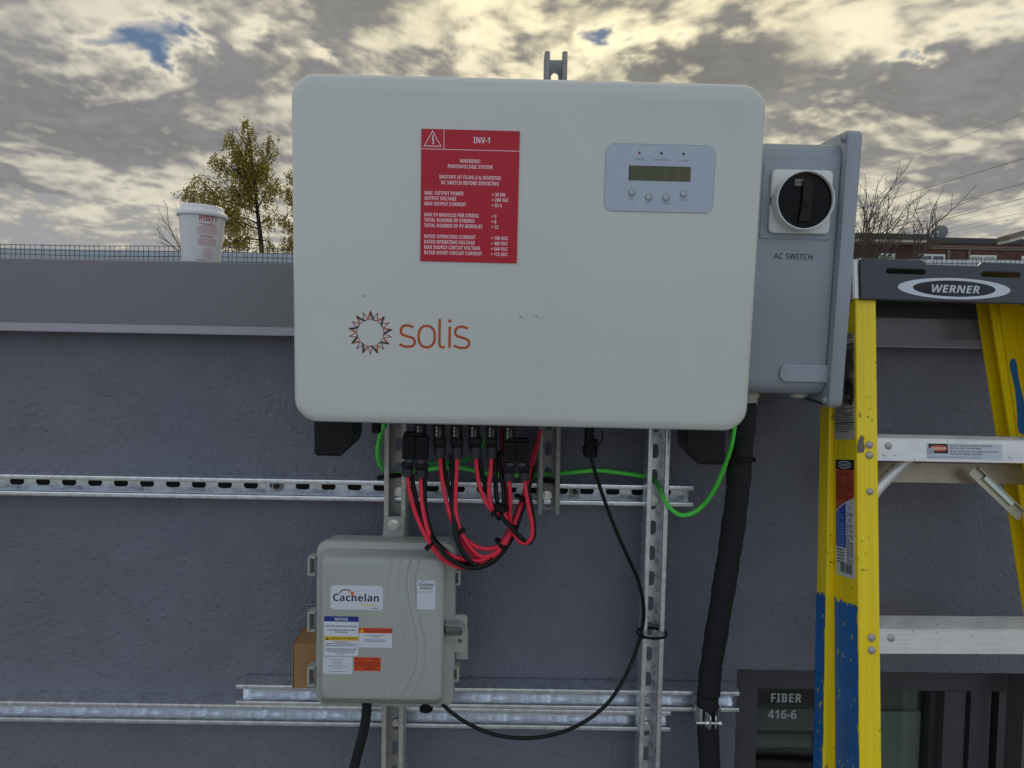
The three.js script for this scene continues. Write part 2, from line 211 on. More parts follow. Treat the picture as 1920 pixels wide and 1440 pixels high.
const WX0 = 0.4692, WX1 = 1.5, WY1 = 1.0772, WY0 = 0.42;
const shop = thing('building', 'dark grey stucco building with metal parapet flashing and a recessed window', 'building');
{
  const s = poly([[-4.2, 0], [4.2, 0], [4.2, 1.80], [-4.2, 1.80]]);
  const ragged = mulberry(5), hole = [];
  const edge = (a, b, n) => { for (let i = 0; i < n; i++) { const t = i / n; hole.push([a[0] + (b[0] - a[0]) * t + (ragged() - 0.5) * 0.0016, a[1] + (b[1] - a[1]) * t + (ragged() - 0.5) * 0.0016]); } };
  edge([WX0, WY0], [WX0, WY1], 60); edge([WX0, WY1], [WX1, WY1], 90); edge([WX1, WY1], [WX1, WY0], 8); edge([WX1, WY0], [WX0, WY0], 8);
  const h = new THREE.Path(); hole.forEach((p, i) => (i ? h.lineTo(...p) : h.moveTo(...p))); h.closePath(); s.holes.push(h);
  part('wall', new THREE.ExtrudeGeometry(s, { depth: 0.25, bevelEnabled: false }).translate(0, 0, -0.25), M.stucco, shop);
  const FY1 = 1.8628, FY0 = 1.7396, DY0 = 1.7246;
  const along = (pts) => new THREE.ExtrudeGeometry(poly(pts), { depth: 8.4, bevelEnabled: false }).rotateY(Math.PI / 2).translate(-4.2, 0, 0);   // pts are [-z, y]
  const fl = part('parapet_flashing', along([[-0.029, FY0], [-0.030, FY1 - 0.002], [-0.028, FY1], [0.27, FY1 + 0.012], [0.27, 1.80], [-0.0005, 1.80], [-0.0005, FY0]]), M.flashing, shop);
  part('drip_edge', along([[-0.0292, FY0 + 0.0015], [-0.0005, FY0 - 0.0005], [-0.0005, DY0 + 0.004], [-0.036, DY0 + 0.0005], [-0.044, DY0], [-0.0445, DY0 + 0.002]]), M.drip, fl);
  part('roof', box(8.4, 0.06, 8.6, 0, 1.57, -4.57), mat(L(0.4, 0.4, 0.4), 0.9), shop);
  part('side_wall', merge(box(0.25, 1.54, 8.6, -4.075, 0.77, -4.57), box(0.25, 1.54, 8.6, 4.075, 0.77, -4.57), box(8.4, 1.8, 0.25, 0, 0.9, -8.995)), M.stucco, shop);
  // window set back in the opening
  const fm = mat(L(0.085, 0.085, 0.092), 0.6, 0, { map: dustCol }), fd = mat(L(0.035, 0.035, 0.038), 0.6), fg = mat(L(0.12, 0.12, 0.128), 0.6), fz = -0.075;
  const gx0 = 0.5397, gx1 = 0.9154, gy1 = 1.0036, gx2 = 0.9346, x3 = 0.9789, x4 = 0.997, x5 = 1.0243, x6 = 1.0526, x7 = 1.0731;
  const win = part('window_frame', merge(box(WX1 - WX0 + 0.02, WY1 - gy1 + 0.02, 0.06, (WX0 + WX1) / 2, (WY1 + 0.02 + gy1) / 2, fz - 0.03), box(gx0 - WX0 + 0.02, gy1 - WY0, 0.06, (WX0 - 0.02 + gx0) / 2, (gy1 + WY0) / 2, fz - 0.03), box(gx1 - gx0, 0.05, 0.06, (gx0 + gx1) / 2, WY0 + 0.025, fz - 0.03), box(x3 - gx2, gy1 - WY0, 0.065, (gx2 + x3) / 2, (gy1 + WY0) / 2, fz - 0.0305)), fm, shop);
  part('gasket', merge(box(gx2 - gx1, gy1 - WY0, 0.05, (gx1 + gx2) / 2, (gy1 + WY0) / 2, fz - 0.04), box(x4 - x3, gy1 - WY0, 0.05, (x3 + x4) / 2, (gy1 + WY0) / 2, fz - 0.045)), fd, win);
  part('mullion', merge(box(x5 - x4, gy1 - WY0, 0.055, (x4 + x5) / 2, (gy1 + WY0) / 2, fz - 0.035), box(x6 - x5, gy1 - WY0, 0.05, (x5 + x6) / 2, (gy1 + WY0) / 2, fz - 0.05)), mat(L(0.088, 0.088, 0.094), 0.6), win);
  part('door_jamb', box(x7 - x6, WY1 - WY0, 0.05, (x6 + x7) / 2, (WY1 + WY0) / 2, -0.03), fg, win);
  part('door_panel', box(WX1 - x7, gy1 - WY0, 0.04, (x7 + WX1) / 2, (gy1 + WY0) / 2, fz - 0.05), mat(L(0.07, 0.072, 0.075), 0.5), win);
  const glass = part('window_pane', box(gx1 - gx0, gy1 - WY0 - 0.05, 0.005, (gx0 + gx1) / 2, (gy1 + WY0 + 0.05) / 2, fz - 0.035), mat(L(0.93, 0.95, 0.94), 0.03, 0, { transmission: 1, thickness: 0, ior: 1.5 }), shop);
  const letters = cv(512, 256, (x) => { x.clearRect(0, 0, 512, 256); x.fillStyle = '#b4bcba'; x.textBaseline = 'middle'; x.font = 'bold 92px sans-serif'; x.save(); x.scale(0.92, 1); x.fillText('FIBER', 22, 68); x.fillText('416-6', 10, 192); x.restore(); });
  const lx = 0.647, ly = 0.95, pw = 0.150;
  part('lettering', new THREE.PlaneGeometry(pw, pw / 2), mat(L(1, 1, 1), 0.7, 0, { map: letters, transparent: true, alphaTest: 0.4 }), shop, [lx, ly, fz - 0.0315]);
  // the dark room behind the glass
  const rm = mat(L(0.035, 0.04, 0.042), 0.9), rx0 = gx0 - 0.1, rx1 = gx1 + 0.1, ry1 = gy1 + 0.1;
  part('room', merge(box(rx1 - rx0, 0.02, 0.9, (rx0 + rx1) / 2, ry1, -0.7), box(rx1 - rx0, 0.02, 0.9, (rx0 + rx1) / 2, 0.3, -0.7), box(0.02, ry1 - 0.3, 0.9, rx0, (ry1 + 0.3) / 2, -0.7), box(0.02, ry1 - 0.3, 0.9, rx1, (ry1 + 0.3) / 2, -0.7), box(rx1 - rx0, ry1 - 0.3, 0.02, (rx0 + rx1) / 2, (ry1 + 0.3) / 2, -1.16)), rm, shop);
  const bl = mat(L(0.20, 0.255, 0.235), 0.9, 0, { map: dustCol });
  part('blind', merge(box(0.9208 - 0.7719, 0.6, 0.006, (0.9208 + 0.7719) / 2, 0.9336 - 0.3, -0.125)), bl, shop);
  part('valance', merge(box(0.9346 - 0.7281, 0.06, 0.006, (0.9346 + 0.7281) / 2, 0.9296 + 0.03, -0.14)), mat(L(0.14, 0.165, 0.16), 0.9), shop);
  part('glass_reflection', merge(box(0.13, 0.05, 0.02, 0.6479, 0.8764, -0.2), box(0.13, 0.03, 0.02, 0.6519, 0.8152, -0.22)), mat(L(0.10, 0.115, 0.115), 0.9), shop);  // added pale bars standing in for a reflection in the left glass
}

// ---------- solar panels and wire guard on the roof ----------
{
  const glassM = mat(L(0.02, 0.03, 0.06), 0.12, 0, { clearcoat: 1, clearcoatRoughness: 0.08 }), frameM = mat(L(0.62, 0.68, 0.74), 0.42, 0.35), PW = 1.7, PL = 1.0;
  const labels = ['solar panel on the roof behind the paper cup, left of the inverter', 'solar panel on the roof hidden mostly behind the inverter', 'solar panel on the roof behind the ladder top at right'];
  [-1.18, 0.53, 2.24].forEach((x, i) => {
    const p = thing('solar_panel', labels[i], 'solar panel', [x, 1.9543 + [0, 0.008, 0.02][i], -0.52], [7.7 * Math.PI / 180, 0, 0], 'solar panels along the roof edge');
    part('frame', merge(box(PW, 0.036, 0.03, 0, -0.018, -0.015), box(PW, 0.036, 0.03, 0, -0.018, -PL + 0.015), box(0.03, 0.036, PL - 0.06, -PW / 2 + 0.015, -0.018, -PL / 2), box(0.03, 0.036, PL - 0.06, PW / 2 - 0.015, -0.018, -PL / 2)), frameM, p);
    part('glass', box(PW - 0.06, 0.006, PL - 0.06, 0, -0.005, -PL / 2), glassM, p);
    for (const q of [-1, 1]) { part('stand', box(0.04, 0.34, 0.04, q * 0.6, -0.2, -0.1), M.galvDull, p); part('stand', box(0.04, 0.5, 0.04, q * 0.6, -0.28, -0.9), M.galvDull, p); }
  });
  const g = [], y0 = 1.80, y1 = 1.9614, R = mulberry(8), P = 0.0127;
  for (let x = -2.0; x < 2.1; x += P) { const t = (R() - 0.5) * 0.004; const yt = y1 + 0.0035 * x; g.push(at(cyl(0.0008, 0.0008, yt - y0 + 0.002, 4), x + t, (y0 + yt) / 2, -0.46 + (R() - 0.5) * 0.004, 0, 0, (R() - 0.5) * 0.05 + Math.sin(x * 2.3) * 0.03)); }
  for (let y = y1; y > y0; y -= P) g.push(tube(Array.from({ length: 24 }, (_, i) => [-2.0 + i * 4.1 / 23, y + 0.0035 * (-2.0 + i * 4.1 / 23) + Math.sin(i * 1.7 + y * 40) * 0.0016, -0.46]), 0.0008, { seg: 60, rad: 4 }));
  const guard = solo('wire_guard', merge(g), mat(L(0.03, 0.045, 0.06), 0.5), 'black square wire mesh guard standing along the roof edge', 'wire mesh');
}
// ---------- slotted steel channels ----------
const SD = 0.0413, ST = 0.0026;
function channelGeo(len, first, pitch, sl = 0.028) {   // runs along +x from 0, opens towards +z
  const s = poly([[0, -SD / 2], [len, -SD / 2], [len, SD / 2], [0, SD / 2]]), r = 0.00675;
  for (let x = first; x < len - 0.016; x += pitch) { if (x < 0.016) continue; const h = new THREE.Path(), a = sl / 2 - r; h.moveTo(x - a, -r); h.lineTo(x + a, -r); h.absarc(x + a, 0, r, -Math.PI / 2, Math.PI / 2, false); h.lineTo(x - a, r); h.absarc(x - a, 0, r, Math.PI / 2, Math.PI * 1.5, false); s.holes.push(h); }
  const back = new THREE.ExtrudeGeometry(s, { depth: ST, bevelEnabled: false, curveSegments: 5 }), D = SD, h = SD / 2, out = [back];
  for (const q of [1, -1]) {
    const o = 0.003, pr = [[ST, h], [D - o, h], [D - o * 0.3, h - o * 0.3], [D, h - o], [D, h - 0.0095 + o], [D - o * 0.3, h - 0.0095 + o * 0.3], [D - o, h - 0.0095], [D - 0.007, h - 0.0095], [D - 0.007, h - 0.0095 + ST], [D - ST, h - 0.0095 + ST], [D - ST, h - ST], [ST, h - ST]].map(([z, y]) => [-z, q * y]);
    const e = new THREE.ExtrudeGeometry(poly(q > 0 ? pr : pr.reverse()), { depth: len, bevelEnabled: false }).rotateY(Math.PI / 2); out.push(e);
  }
  const g = merge(out), uv = g.attributes.uv, p = g.attributes.position; for (let i = 0; i < uv.count; i++) uv.setXY(i, p.getX(i), p.getY(i) + p.getZ(i) * 1.1);
  return toCreasedNormals(g, 0.6);
}
function hexBolt(parent, x, y, z, r = 0.0068, washer = 0.0100, m = M.zinc) {
  const b = part('bolt', merge(at(cyl(r, r * 1.02, 0.0065, 6).rotateX(Math.PI / 2), x, y, z + 0.0052, 0, 0, 0.3), disc(r * 0.8, 0.0012, x, y, z + 0.009, 16)), m, parent);
  if (washer) part('washer', disc(washer, 0.002, x, y, z + 0.001, 24, washer * 0.94), m, b);
}
const CH = 'steel channels on the wall';
function channel(label, pos, len, vertical, first, pitch = 0.0508, m = M.galv) {
  const t = thing('steel_channel', label, 'metal channel', pos, [0, 0, vertical ? -Math.PI / 2 : 0], CH);
  part('channel', channelGeo(len, first, pitch), m, t); return t;
}
{
  const x0 = -2.4, yA = 1.4315, xA = 0.3599;
  const a = channel('long slotted channel running across the wall at the height of the red cables', [x0, yA, 0.0009], xA - x0, false, (-0.9579 - x0) % 0.0508);
  for (const x of [-0.4477, 0.1351]) { const st = part('anchor_washer', merge(disc(0.0115, 0.003, x - x0, 0, 0.0045, 24), new THREE.TorusGeometry(0.0085, 0.0018, 8, 24).translate(x - x0, 0, 0.0065)), M.galvDull, a); part('stud', disc(0.0045, 0.012, x - x0, 0, 0.009, 12), mat(L(0.06, 0.05, 0.035), 0.6, 0.6), st); }
  part('slot_shade_strip', box(xA - x0 - 0.004, SD * 0.72, 0.0006, (xA - x0) / 2, 0, -0.0002), M.black, a);  // added black strip that paints the shade seen through the slots
  const yB = 0.9898, xB = 0.3282;
  channel('lowest channel, reaching out of the picture to the left below the cardboard box', [x0, yB, 0.0005], xB - x0, false, 0.02);
  const xC = -0.5135, xC1 = 0.4596;
  channel('loose channel lying on top of the lowest channel behind the grey enclosure', [xC, yB + SD + 0.0004, 0.0045], xC1 - xC, false, 0.03).rotation.z = 0.0008;
  // the three uprights; local x runs downwards
  const Z = 0.0425, top = 2.02;
  const l = channel('left upright channel behind the black cable connectors and the grey enclosure', [-0.2052, top, Z], top - 0.55, true, (top - 1.5228) % 0.0492, 0.0492, M.galvDull);
  hexBolt(l, top - 1.4321, 0.002, ST + 0.0005); hexBolt(l, top - 0.9819, 0, ST - 0.006, 0.008, 0);
  const mt = 2.2459;
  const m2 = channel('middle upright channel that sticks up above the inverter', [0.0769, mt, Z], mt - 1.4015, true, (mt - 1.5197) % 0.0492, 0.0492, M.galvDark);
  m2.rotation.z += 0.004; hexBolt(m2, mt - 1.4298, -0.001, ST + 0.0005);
  const r = channel('right upright channel with the black data cable tied to it', [0.2849, top, Z], top - 0.55, true, (top - 1.3219) % 0.0492, 0.0492);
  r.rotation.z += -0.004;
  const rs = top - 0; hexBolt(r, rs - 1.4283, 0, ST + 0.0005, 0.0078, 0.0105);
  part('screw', merge(disc(0.006, 0.004, rs - 1.0349, -0.001, 0.007, 16, 0.005)), M.zinc, r); hexBolt(r, rs - 0.9854, 0, ST + 0.001, 0.0078, 0);
}

// ---------- inverter ----------
const IR = [3.9 * Math.PI / 180, 0, -0.28 * Math.PI / 180], IO = [0.0225, 1.8496, 0.3350];
{
  const W = 0.692, H = 0.5125, cy = -0.0073;
  const inv = thing('inverter', 'large white wall inverter with a red warning label and a small display', 'inverter', IO, IR);
  const cover = part('cover', loft([[0, cy, W - 0.012, H - 0.012, 0.03, -0.07], [0, cy, W - 0.004, H - 0.004, 0.034, -0.066], [0, cy, W, H, 0.034, -0.03], [0, cy, W - 0.0005, H - 0.0005, 0.036, -0.016], [0, cy, W - 0.004, H - 0.004, 0.0355, -0.0085], [0, cy, W - 0.010, H - 0.010, 0.034, -0.004], [0, cy, W - 0.020, H - 0.020, 0.030, -0.0012], [0, cy, W - 0.034, H - 0.034, 0.024, -0.0002], [0, cy, W - 0.06, H - 0.06, 0.02, 0]], 12, 0.6), M.white, inv);
  part('chassis', loft([[0, cy + 0.02, W - 0.08, H - 0.06, 0.01, -0.235], [0, cy + 0.02, W - 0.06, H - 0.05, 0.012, -0.0698]], 4), M.chassis, inv);
  part('mounting_bracket', merge(box(0.5, 0.05, 0.012, 0.02, 0.08, -0.2415), box(0.5, 0.05, 0.012, 0.02, -0.12, -0.2415)), M.galvDull, inv);
  // moulded feet below the cover
  const foot = (q) => [[-0.0325, 0.03], [0.0325, 0.03], [0.0325, -0.003], [0.029, -0.018], [0.0105, -0.036], [-0.029, -0.036], [-0.0325, -0.031]].map(([x, y]) => [x * q, y]);
  for (const [x, y, q] of [[-0.302, -0.2945, 1], [0.3044, -0.2948, -1]]) part('foot', at(extr(poly(q > 0 ? foot(1) : foot(-1).reverse()), 0.07, 0.004, 4), x, y, -0.145), M.blackShell, inv);
  // red engraved warning label
  const red = cv(732, 992, (x, w, h) => {
    x.fillStyle = '#bd0d2c'; x.fillRect(0, 0, w, h); x.strokeStyle = x.fillStyle = '#f0dfe2'; x.lineWidth = 5; x.beginPath(); x.moveTo(0, 148); x.lineTo(w, 148); x.moveTo(168, 0); x.lineTo(168, 148); x.stroke();
    x.lineWidth = 6; x.beginPath(); x.moveTo(84, 14); x.lineTo(22, 126); x.lineTo(146, 126); x.closePath(); x.stroke();
    x.beginPath(); x.moveTo(82, 44); x.lineTo(78, 86); x.lineTo(88, 82); x.lineTo(84, 102); x.lineTo(76, 100); x.lineTo(88, 116); x.lineTo(98, 96); x.lineTo(92, 99); x.lineTo(98, 70); x.lineTo(87, 74); x.lineTo(92, 44); x.fill();
    x.textBaseline = 'middle'; x.textAlign = 'center'; const T = (s, px, py, size, sx = 0.8) => { x.font = `bold ${size}px sans-serif`; x.save(); x.translate(px, py); x.scale(sx, 1); x.fillText(s, 0, 0); x.restore(); };
    T('INV-1', 452, 74, 62, 0.8); T('WARNING:', 367, 230, 39, 0.78); T('PHOTOVOLTAIC SYSTEM', 367, 272, 39, 0.76); T('SHUTOFF AT FS-DG-2 & INVERTER', 367, 352, 39, 0.755); T('DC SWITCH BEFORE SERVICING', 367, 394, 39, 0.755);
    x.textAlign = 'left'; const R = [['MAX. OUTPUT POWER', '= 30 kW', 474], ['OUTPUT VOLTAGE', '= 208 VAC', 514], ['MAX OUTPUT CURRENT', '= 83 A', 555], ['MAX PV MODULES PER STRING', '= 9', 638], ['TOTAL NUMBER OF STRINGS', '= 8', 678], ['TOTAL NUMBER OF PV MODULES', '= 72', 719], ['RATED OPERATING CURRENT', '= 106 ADC', 802], ['RATED OPERATING VOLTAGE', '= 405 VDC', 843], ['MAX SOURCE CIRCUIT VOLTAGE', '= 544 VDC', 884], ['RATED SHORT-CIRCUIT CURRENT', '= 112 ADC', 925]];
    for (const [a, b, y] of R) { T(a, 27, y, 39, 0.725); T(b, 534, y + 2, 38, 0.72); }
  });
  const flat = flatPlate;
  const lw = -0.0121 - -0.1543, lh = 0.1702 - -0.0183;
  part('warning_label', ...flat(lw, lh, 0.0008, 0.0016, red, 0.45), inv, [-0.0834, 0.0771, 0.0001]);
  // display panel
  const pw = 0.2724 - 0.1132, ph = 0.1579 - 0.0617, pc = [0.1929, 0.11], u = pw / 204, q = (px, py) => [pc[0] + (px - 102) * u, pc[1] - (py - 63.5) * u];
  const pan = cv(1020, 635, (x, w, h) => {
    x.fillStyle = '#aebac9'; x.fillRect(0, 0, w, h); const R = mulberry(4); for (let i = 0; i < 130; i++) { x.fillStyle = `rgba(${R() > 0.5 ? '225,232,240' : '150,165,185'},${0.03 + R() * 0.06})`; x.beginPath(); x.ellipse(R() * w, R() * h, 10 + R() * 70, 6 + R() * 30, R() * 3, 0, 7); x.fill(); }
    x.strokeStyle = '#8d98a8'; x.lineWidth = 5; x.beginPath(); x.roundRect(2, 2, w - 4, h - 4, 66); x.stroke();
    x.fillStyle = '#4c5866'; x.textAlign = 'center'; x.textBaseline = 'middle'; x.font = '27px sans-serif';
    for (const [s, a, b] of [['POWER', 312, 144], ['OPERATION', 516, 144], ['ALARM', 722, 148], ['ESC', 250, 516], ['UP', 413, 552], ['DOWN', 577, 552], ['ENTER', 742, 514]]) x.fillText(s, a, b);
  });
  const panel = part('display_panel', ...flat(pw, ph, 0.0125, 0.0012, pan, 0.22, { clearcoat: 0.5, clearcoatRoughness: 0.12 }), inv, [...pc, 0.0001]);
  const scr = cv(460, 110, (x, w, h) => { x.fillStyle = '#43491f'; x.fillRect(0, 0, w, h); const R = mulberry(9); for (let i = 0; i < 30; i++) { x.fillStyle = `rgba(${70 + R() * 60},${75 + R() * 40},40,0.12)`; x.fillRect(R() * w, R() * 40, 4 + R() * 50, h); } x.strokeStyle = '#12160f'; x.lineWidth = 8; x.strokeRect(0, 0, w, h); });
  const [sx, sy] = q(101.6, 54.9); part('screen', ...flat(115.2 * u, 26.5 * u, 0.0006, 0.0006, scr, 0.08), panel, [sx - pc[0], sy - pc[1], 0.0012]);
  const led = mat(L(0.015, 0.02, 0.03), 0.2), ledR = mat(L(0.4, 0.01, 0.06), 0.2);
  [[62.3, 18], [103.3, 18], [144.4, 18]].forEach(([a, b], i) => { const [x, y] = q(a, b); part('indicator', new THREE.SphereGeometry(0.0019, 12, 8).scale(1, 1, 0.5).translate(x - pc[0], y - pc[1], 0.0012), i ? led : ledR, panel); });
  const btn = mat(L(0.46, 0.50, 0.53), 0.35), ring = mat(L(0.2, 0.23, 0.27), 0.5);
  for (const [a, b] of [[50.9, 91], [83.2, 98.7], [115.6, 98.7], [148, 91]]) { const [x, y] = q(a, b), g = new THREE.SphereGeometry(0.0046, 20, 12).scale(1, 1, 0.55).translate(x - pc[0], y - pc[1], 0.0014), bt = part('button', g, btn, panel); part('button_ring', new THREE.TorusGeometry(0.0049, 0.0005, 6, 28).translate(x - pc[0], y - pc[1], 0.0013), ring, bt); }
  // printed sun emblem and wordmark
  const c0 = [-0.228, -0.1246], k = -0.1962 - c0[0], ink = (c) => mat(c, 0.5), orange = ink(L(0.50, 0.085, 0.012)), slate = ink(L(0.018, 0.03, 0.035)), wine = ink(L(0.3, 0.06, 0.03));
  const wave = (n, ph, a0, a1) => Array.from({ length: 361 }, (_, i) => { const t = a0 + (a1 - a0) * i / 360, c = Math.cos(n * t + ph), r = k * (0.795 + 0.205 * c * (c > 0 ? 1 : 0.85)), tw = t - 0.1 * Math.sin(n * t + ph); return [c0[0] + r * Math.sin(tw), c0[1] + r * Math.cos(tw)]; });
  const thin = [], thickO = [], thickS = [];
  thin.push(stroke(wave(9, Math.PI, 0, Math.PI * 2), () => 0.0011, false, 0.0003));
  for (let i = 0; i < 9; i++) { const a = i / 9 * Math.PI * 2, s = Math.PI / 9; thickS.push(stroke(wave(9, 0, a - 0.04, a + s * 1.06).filter((_, j) => j % 8 === 0), (t) => 0.0011 + 0.0017 * Math.sin(Math.PI * t), false, 0.00055)); thickO.push(stroke(wave(9, 0, a - s, a + 0.02).filter((_, j) => j % 8 === 0), (t) => 0.0009 + 0.0013 * Math.sin(Math.PI * t), false, 0.00045)); }
  const emblem = part('emblem', merge(thickO), orange, inv); part('emblem_line', merge(thin), wine, emblem); part('emblem_stroke', merge(thickS), slate, emblem);
  const w0 = [-0.1862, -0.1444], f = (-0.0805 - -0.1863) / 133, P = (a) => a.map(([x, y]) => [w0[0] + x * f, w0[1] + y * f]), sw = () => 4.6 * f;
  const sS = (dx) => spline2(P([[2 + dx, 5], [10 + dx, 1.5], [18 + dx, 0.6], [27 + dx, 2.5], [31 + dx, 9], [28 + dx, 16], [17 + dx, 20], [6.5 + dx, 24], [4.5 + dx, 31], [8 + dx, 38], [17 + dx, 40.5], [28 + dx, 37.2]]), 60);
  const oO = Array.from({ length: 60 }, (_, i) => { const t = i / 60 * Math.PI * 2, e = 0.88; return P([[53 + 15.2 * Math.sign(Math.cos(t)) * Math.abs(Math.cos(t)) ** e, 20.4 + 20 * Math.sign(Math.sin(t)) * Math.abs(Math.sin(t)) ** e]])[0]; });
  const lL = P([[77, 54], [77, 14], [77, 7], [78.5, 3], [82, 1], [87, 1]]), iI = P([[96, 40], [96, 0]]), dot = new THREE.CircleGeometry(3.1 * f, 20).translate(...P([[96, 50.5]])[0], 0.0004);
  part('wordmark', merge(stroke(sS(0), sw, false, 0.0004), stroke(oO, sw, true, 0.0004), stroke(spline2(lL, 40), sw, false, 0.0004), stroke(iI, sw, false, 0.0004), stroke(sS(102), sw, false, 0.0004), dot), orange, inv);
  // scuffs on the paint
  const R = mulberry(77), sc = []; for (const [x, y, n, s] of [[-0.0492, -0.0935, 3, 0.004], [0.0183, -0.0943, 9, 0.022], [-0.2395, -0.0704, 3, 0.006], [0.159, 0.1833, 1, 0.002]]) for (let i = 0; i < n; i++) sc.push(at(new THREE.CircleGeometry(0.0006 + R() * 0.0013, 6).scale(1.6, 0.8, 1), x + (R() - 0.5) * s * 2.4, y + (R() - 0.5) * s * 0.35, 0.0003, 0, 0, R() * 3));
  part('scuff', merge(sc), mat(L(0.42, 0.46, 0.44), 0.7), inv).userData.kind = 'stuff'; part('scratch', stroke(spline2([[0.1188, -0.1245], [0.1299, -0.1203], [0.1383, -0.1121]], 12), () => 0.0022, false, 0.0003), mat(L(0.6, 0.66, 0.55), 0.6), inv);
  // sockets for the solar cables below the cover
  const arrow = cv(96, 192, (x) => { x.fillStyle = '#0e0f11'; x.fillRect(0, 0, 96, 192); x.strokeStyle = x.fillStyle = '#cfd6da'; x.lineWidth = 6; x.beginPath(); x.moveTo(24, 186); x.lineTo(24, 14); x.stroke(); for (const y of [8, 60, 112]) { x.beginPath(); x.moveTo(24, y); x.lineTo(8, y + 34); x.lineTo(40, y + 34); x.fill(); } x.save(); x.translate(70, 182); x.rotate(-Math.PI / 2); x.font = '26px sans-serif'; x.fillText('DC INPUT 6', 0, 9); x.restore(); });
  for (const px of [-0.1684, -0.1367, -0.1068, -0.0768, -0.0469, -0.017]) {
    const s = part('cable_socket', merge(rbox(0.019, 0.07, 0.02, 0.003, px, -0.2815, -0.13), at(cyl(0.0085, 0.0085, 0.03, 16), px, -0.31, -0.13)), M.blackShell, inv);
    part('socket_mark', ...flat(0.011, 0.022, 0.0005, 0.0006, arrow, 0.5), s, [px, -0.2942, -0.1198]);
  }
  part('data_socket', merge(at(cyl(0.0115, 0.0115, 0.03, 8), 0.123, -0.3181, -0.13), at(cyl(0.0135, 0.0125, 0.014, 8), 0.122, -0.3227, -0.13), at(cyl(0.008, 0.008, 0.08, 12), 0.1192, -0.2812, -0.13)), M.black, inv);
  part('cap_strap', tube([[0.1382, -0.2836, -0.115], [0.1405, -0.2963, -0.115], [0.1355, -0.3074, -0.115], [0.1253, -0.3172, -0.117]], 0.0013, { rad: 6 }), M.black, inv);
  part('antenna_plug', merge(rbox(0.014, 0.026, 0.014, 0.002, -0.2409, -0.285, -0.12), rbox(0.005, 0.018, 0.003, 0.0005, -0.239, -0.2841, -0.1125)), M.blackShell, inv);
}

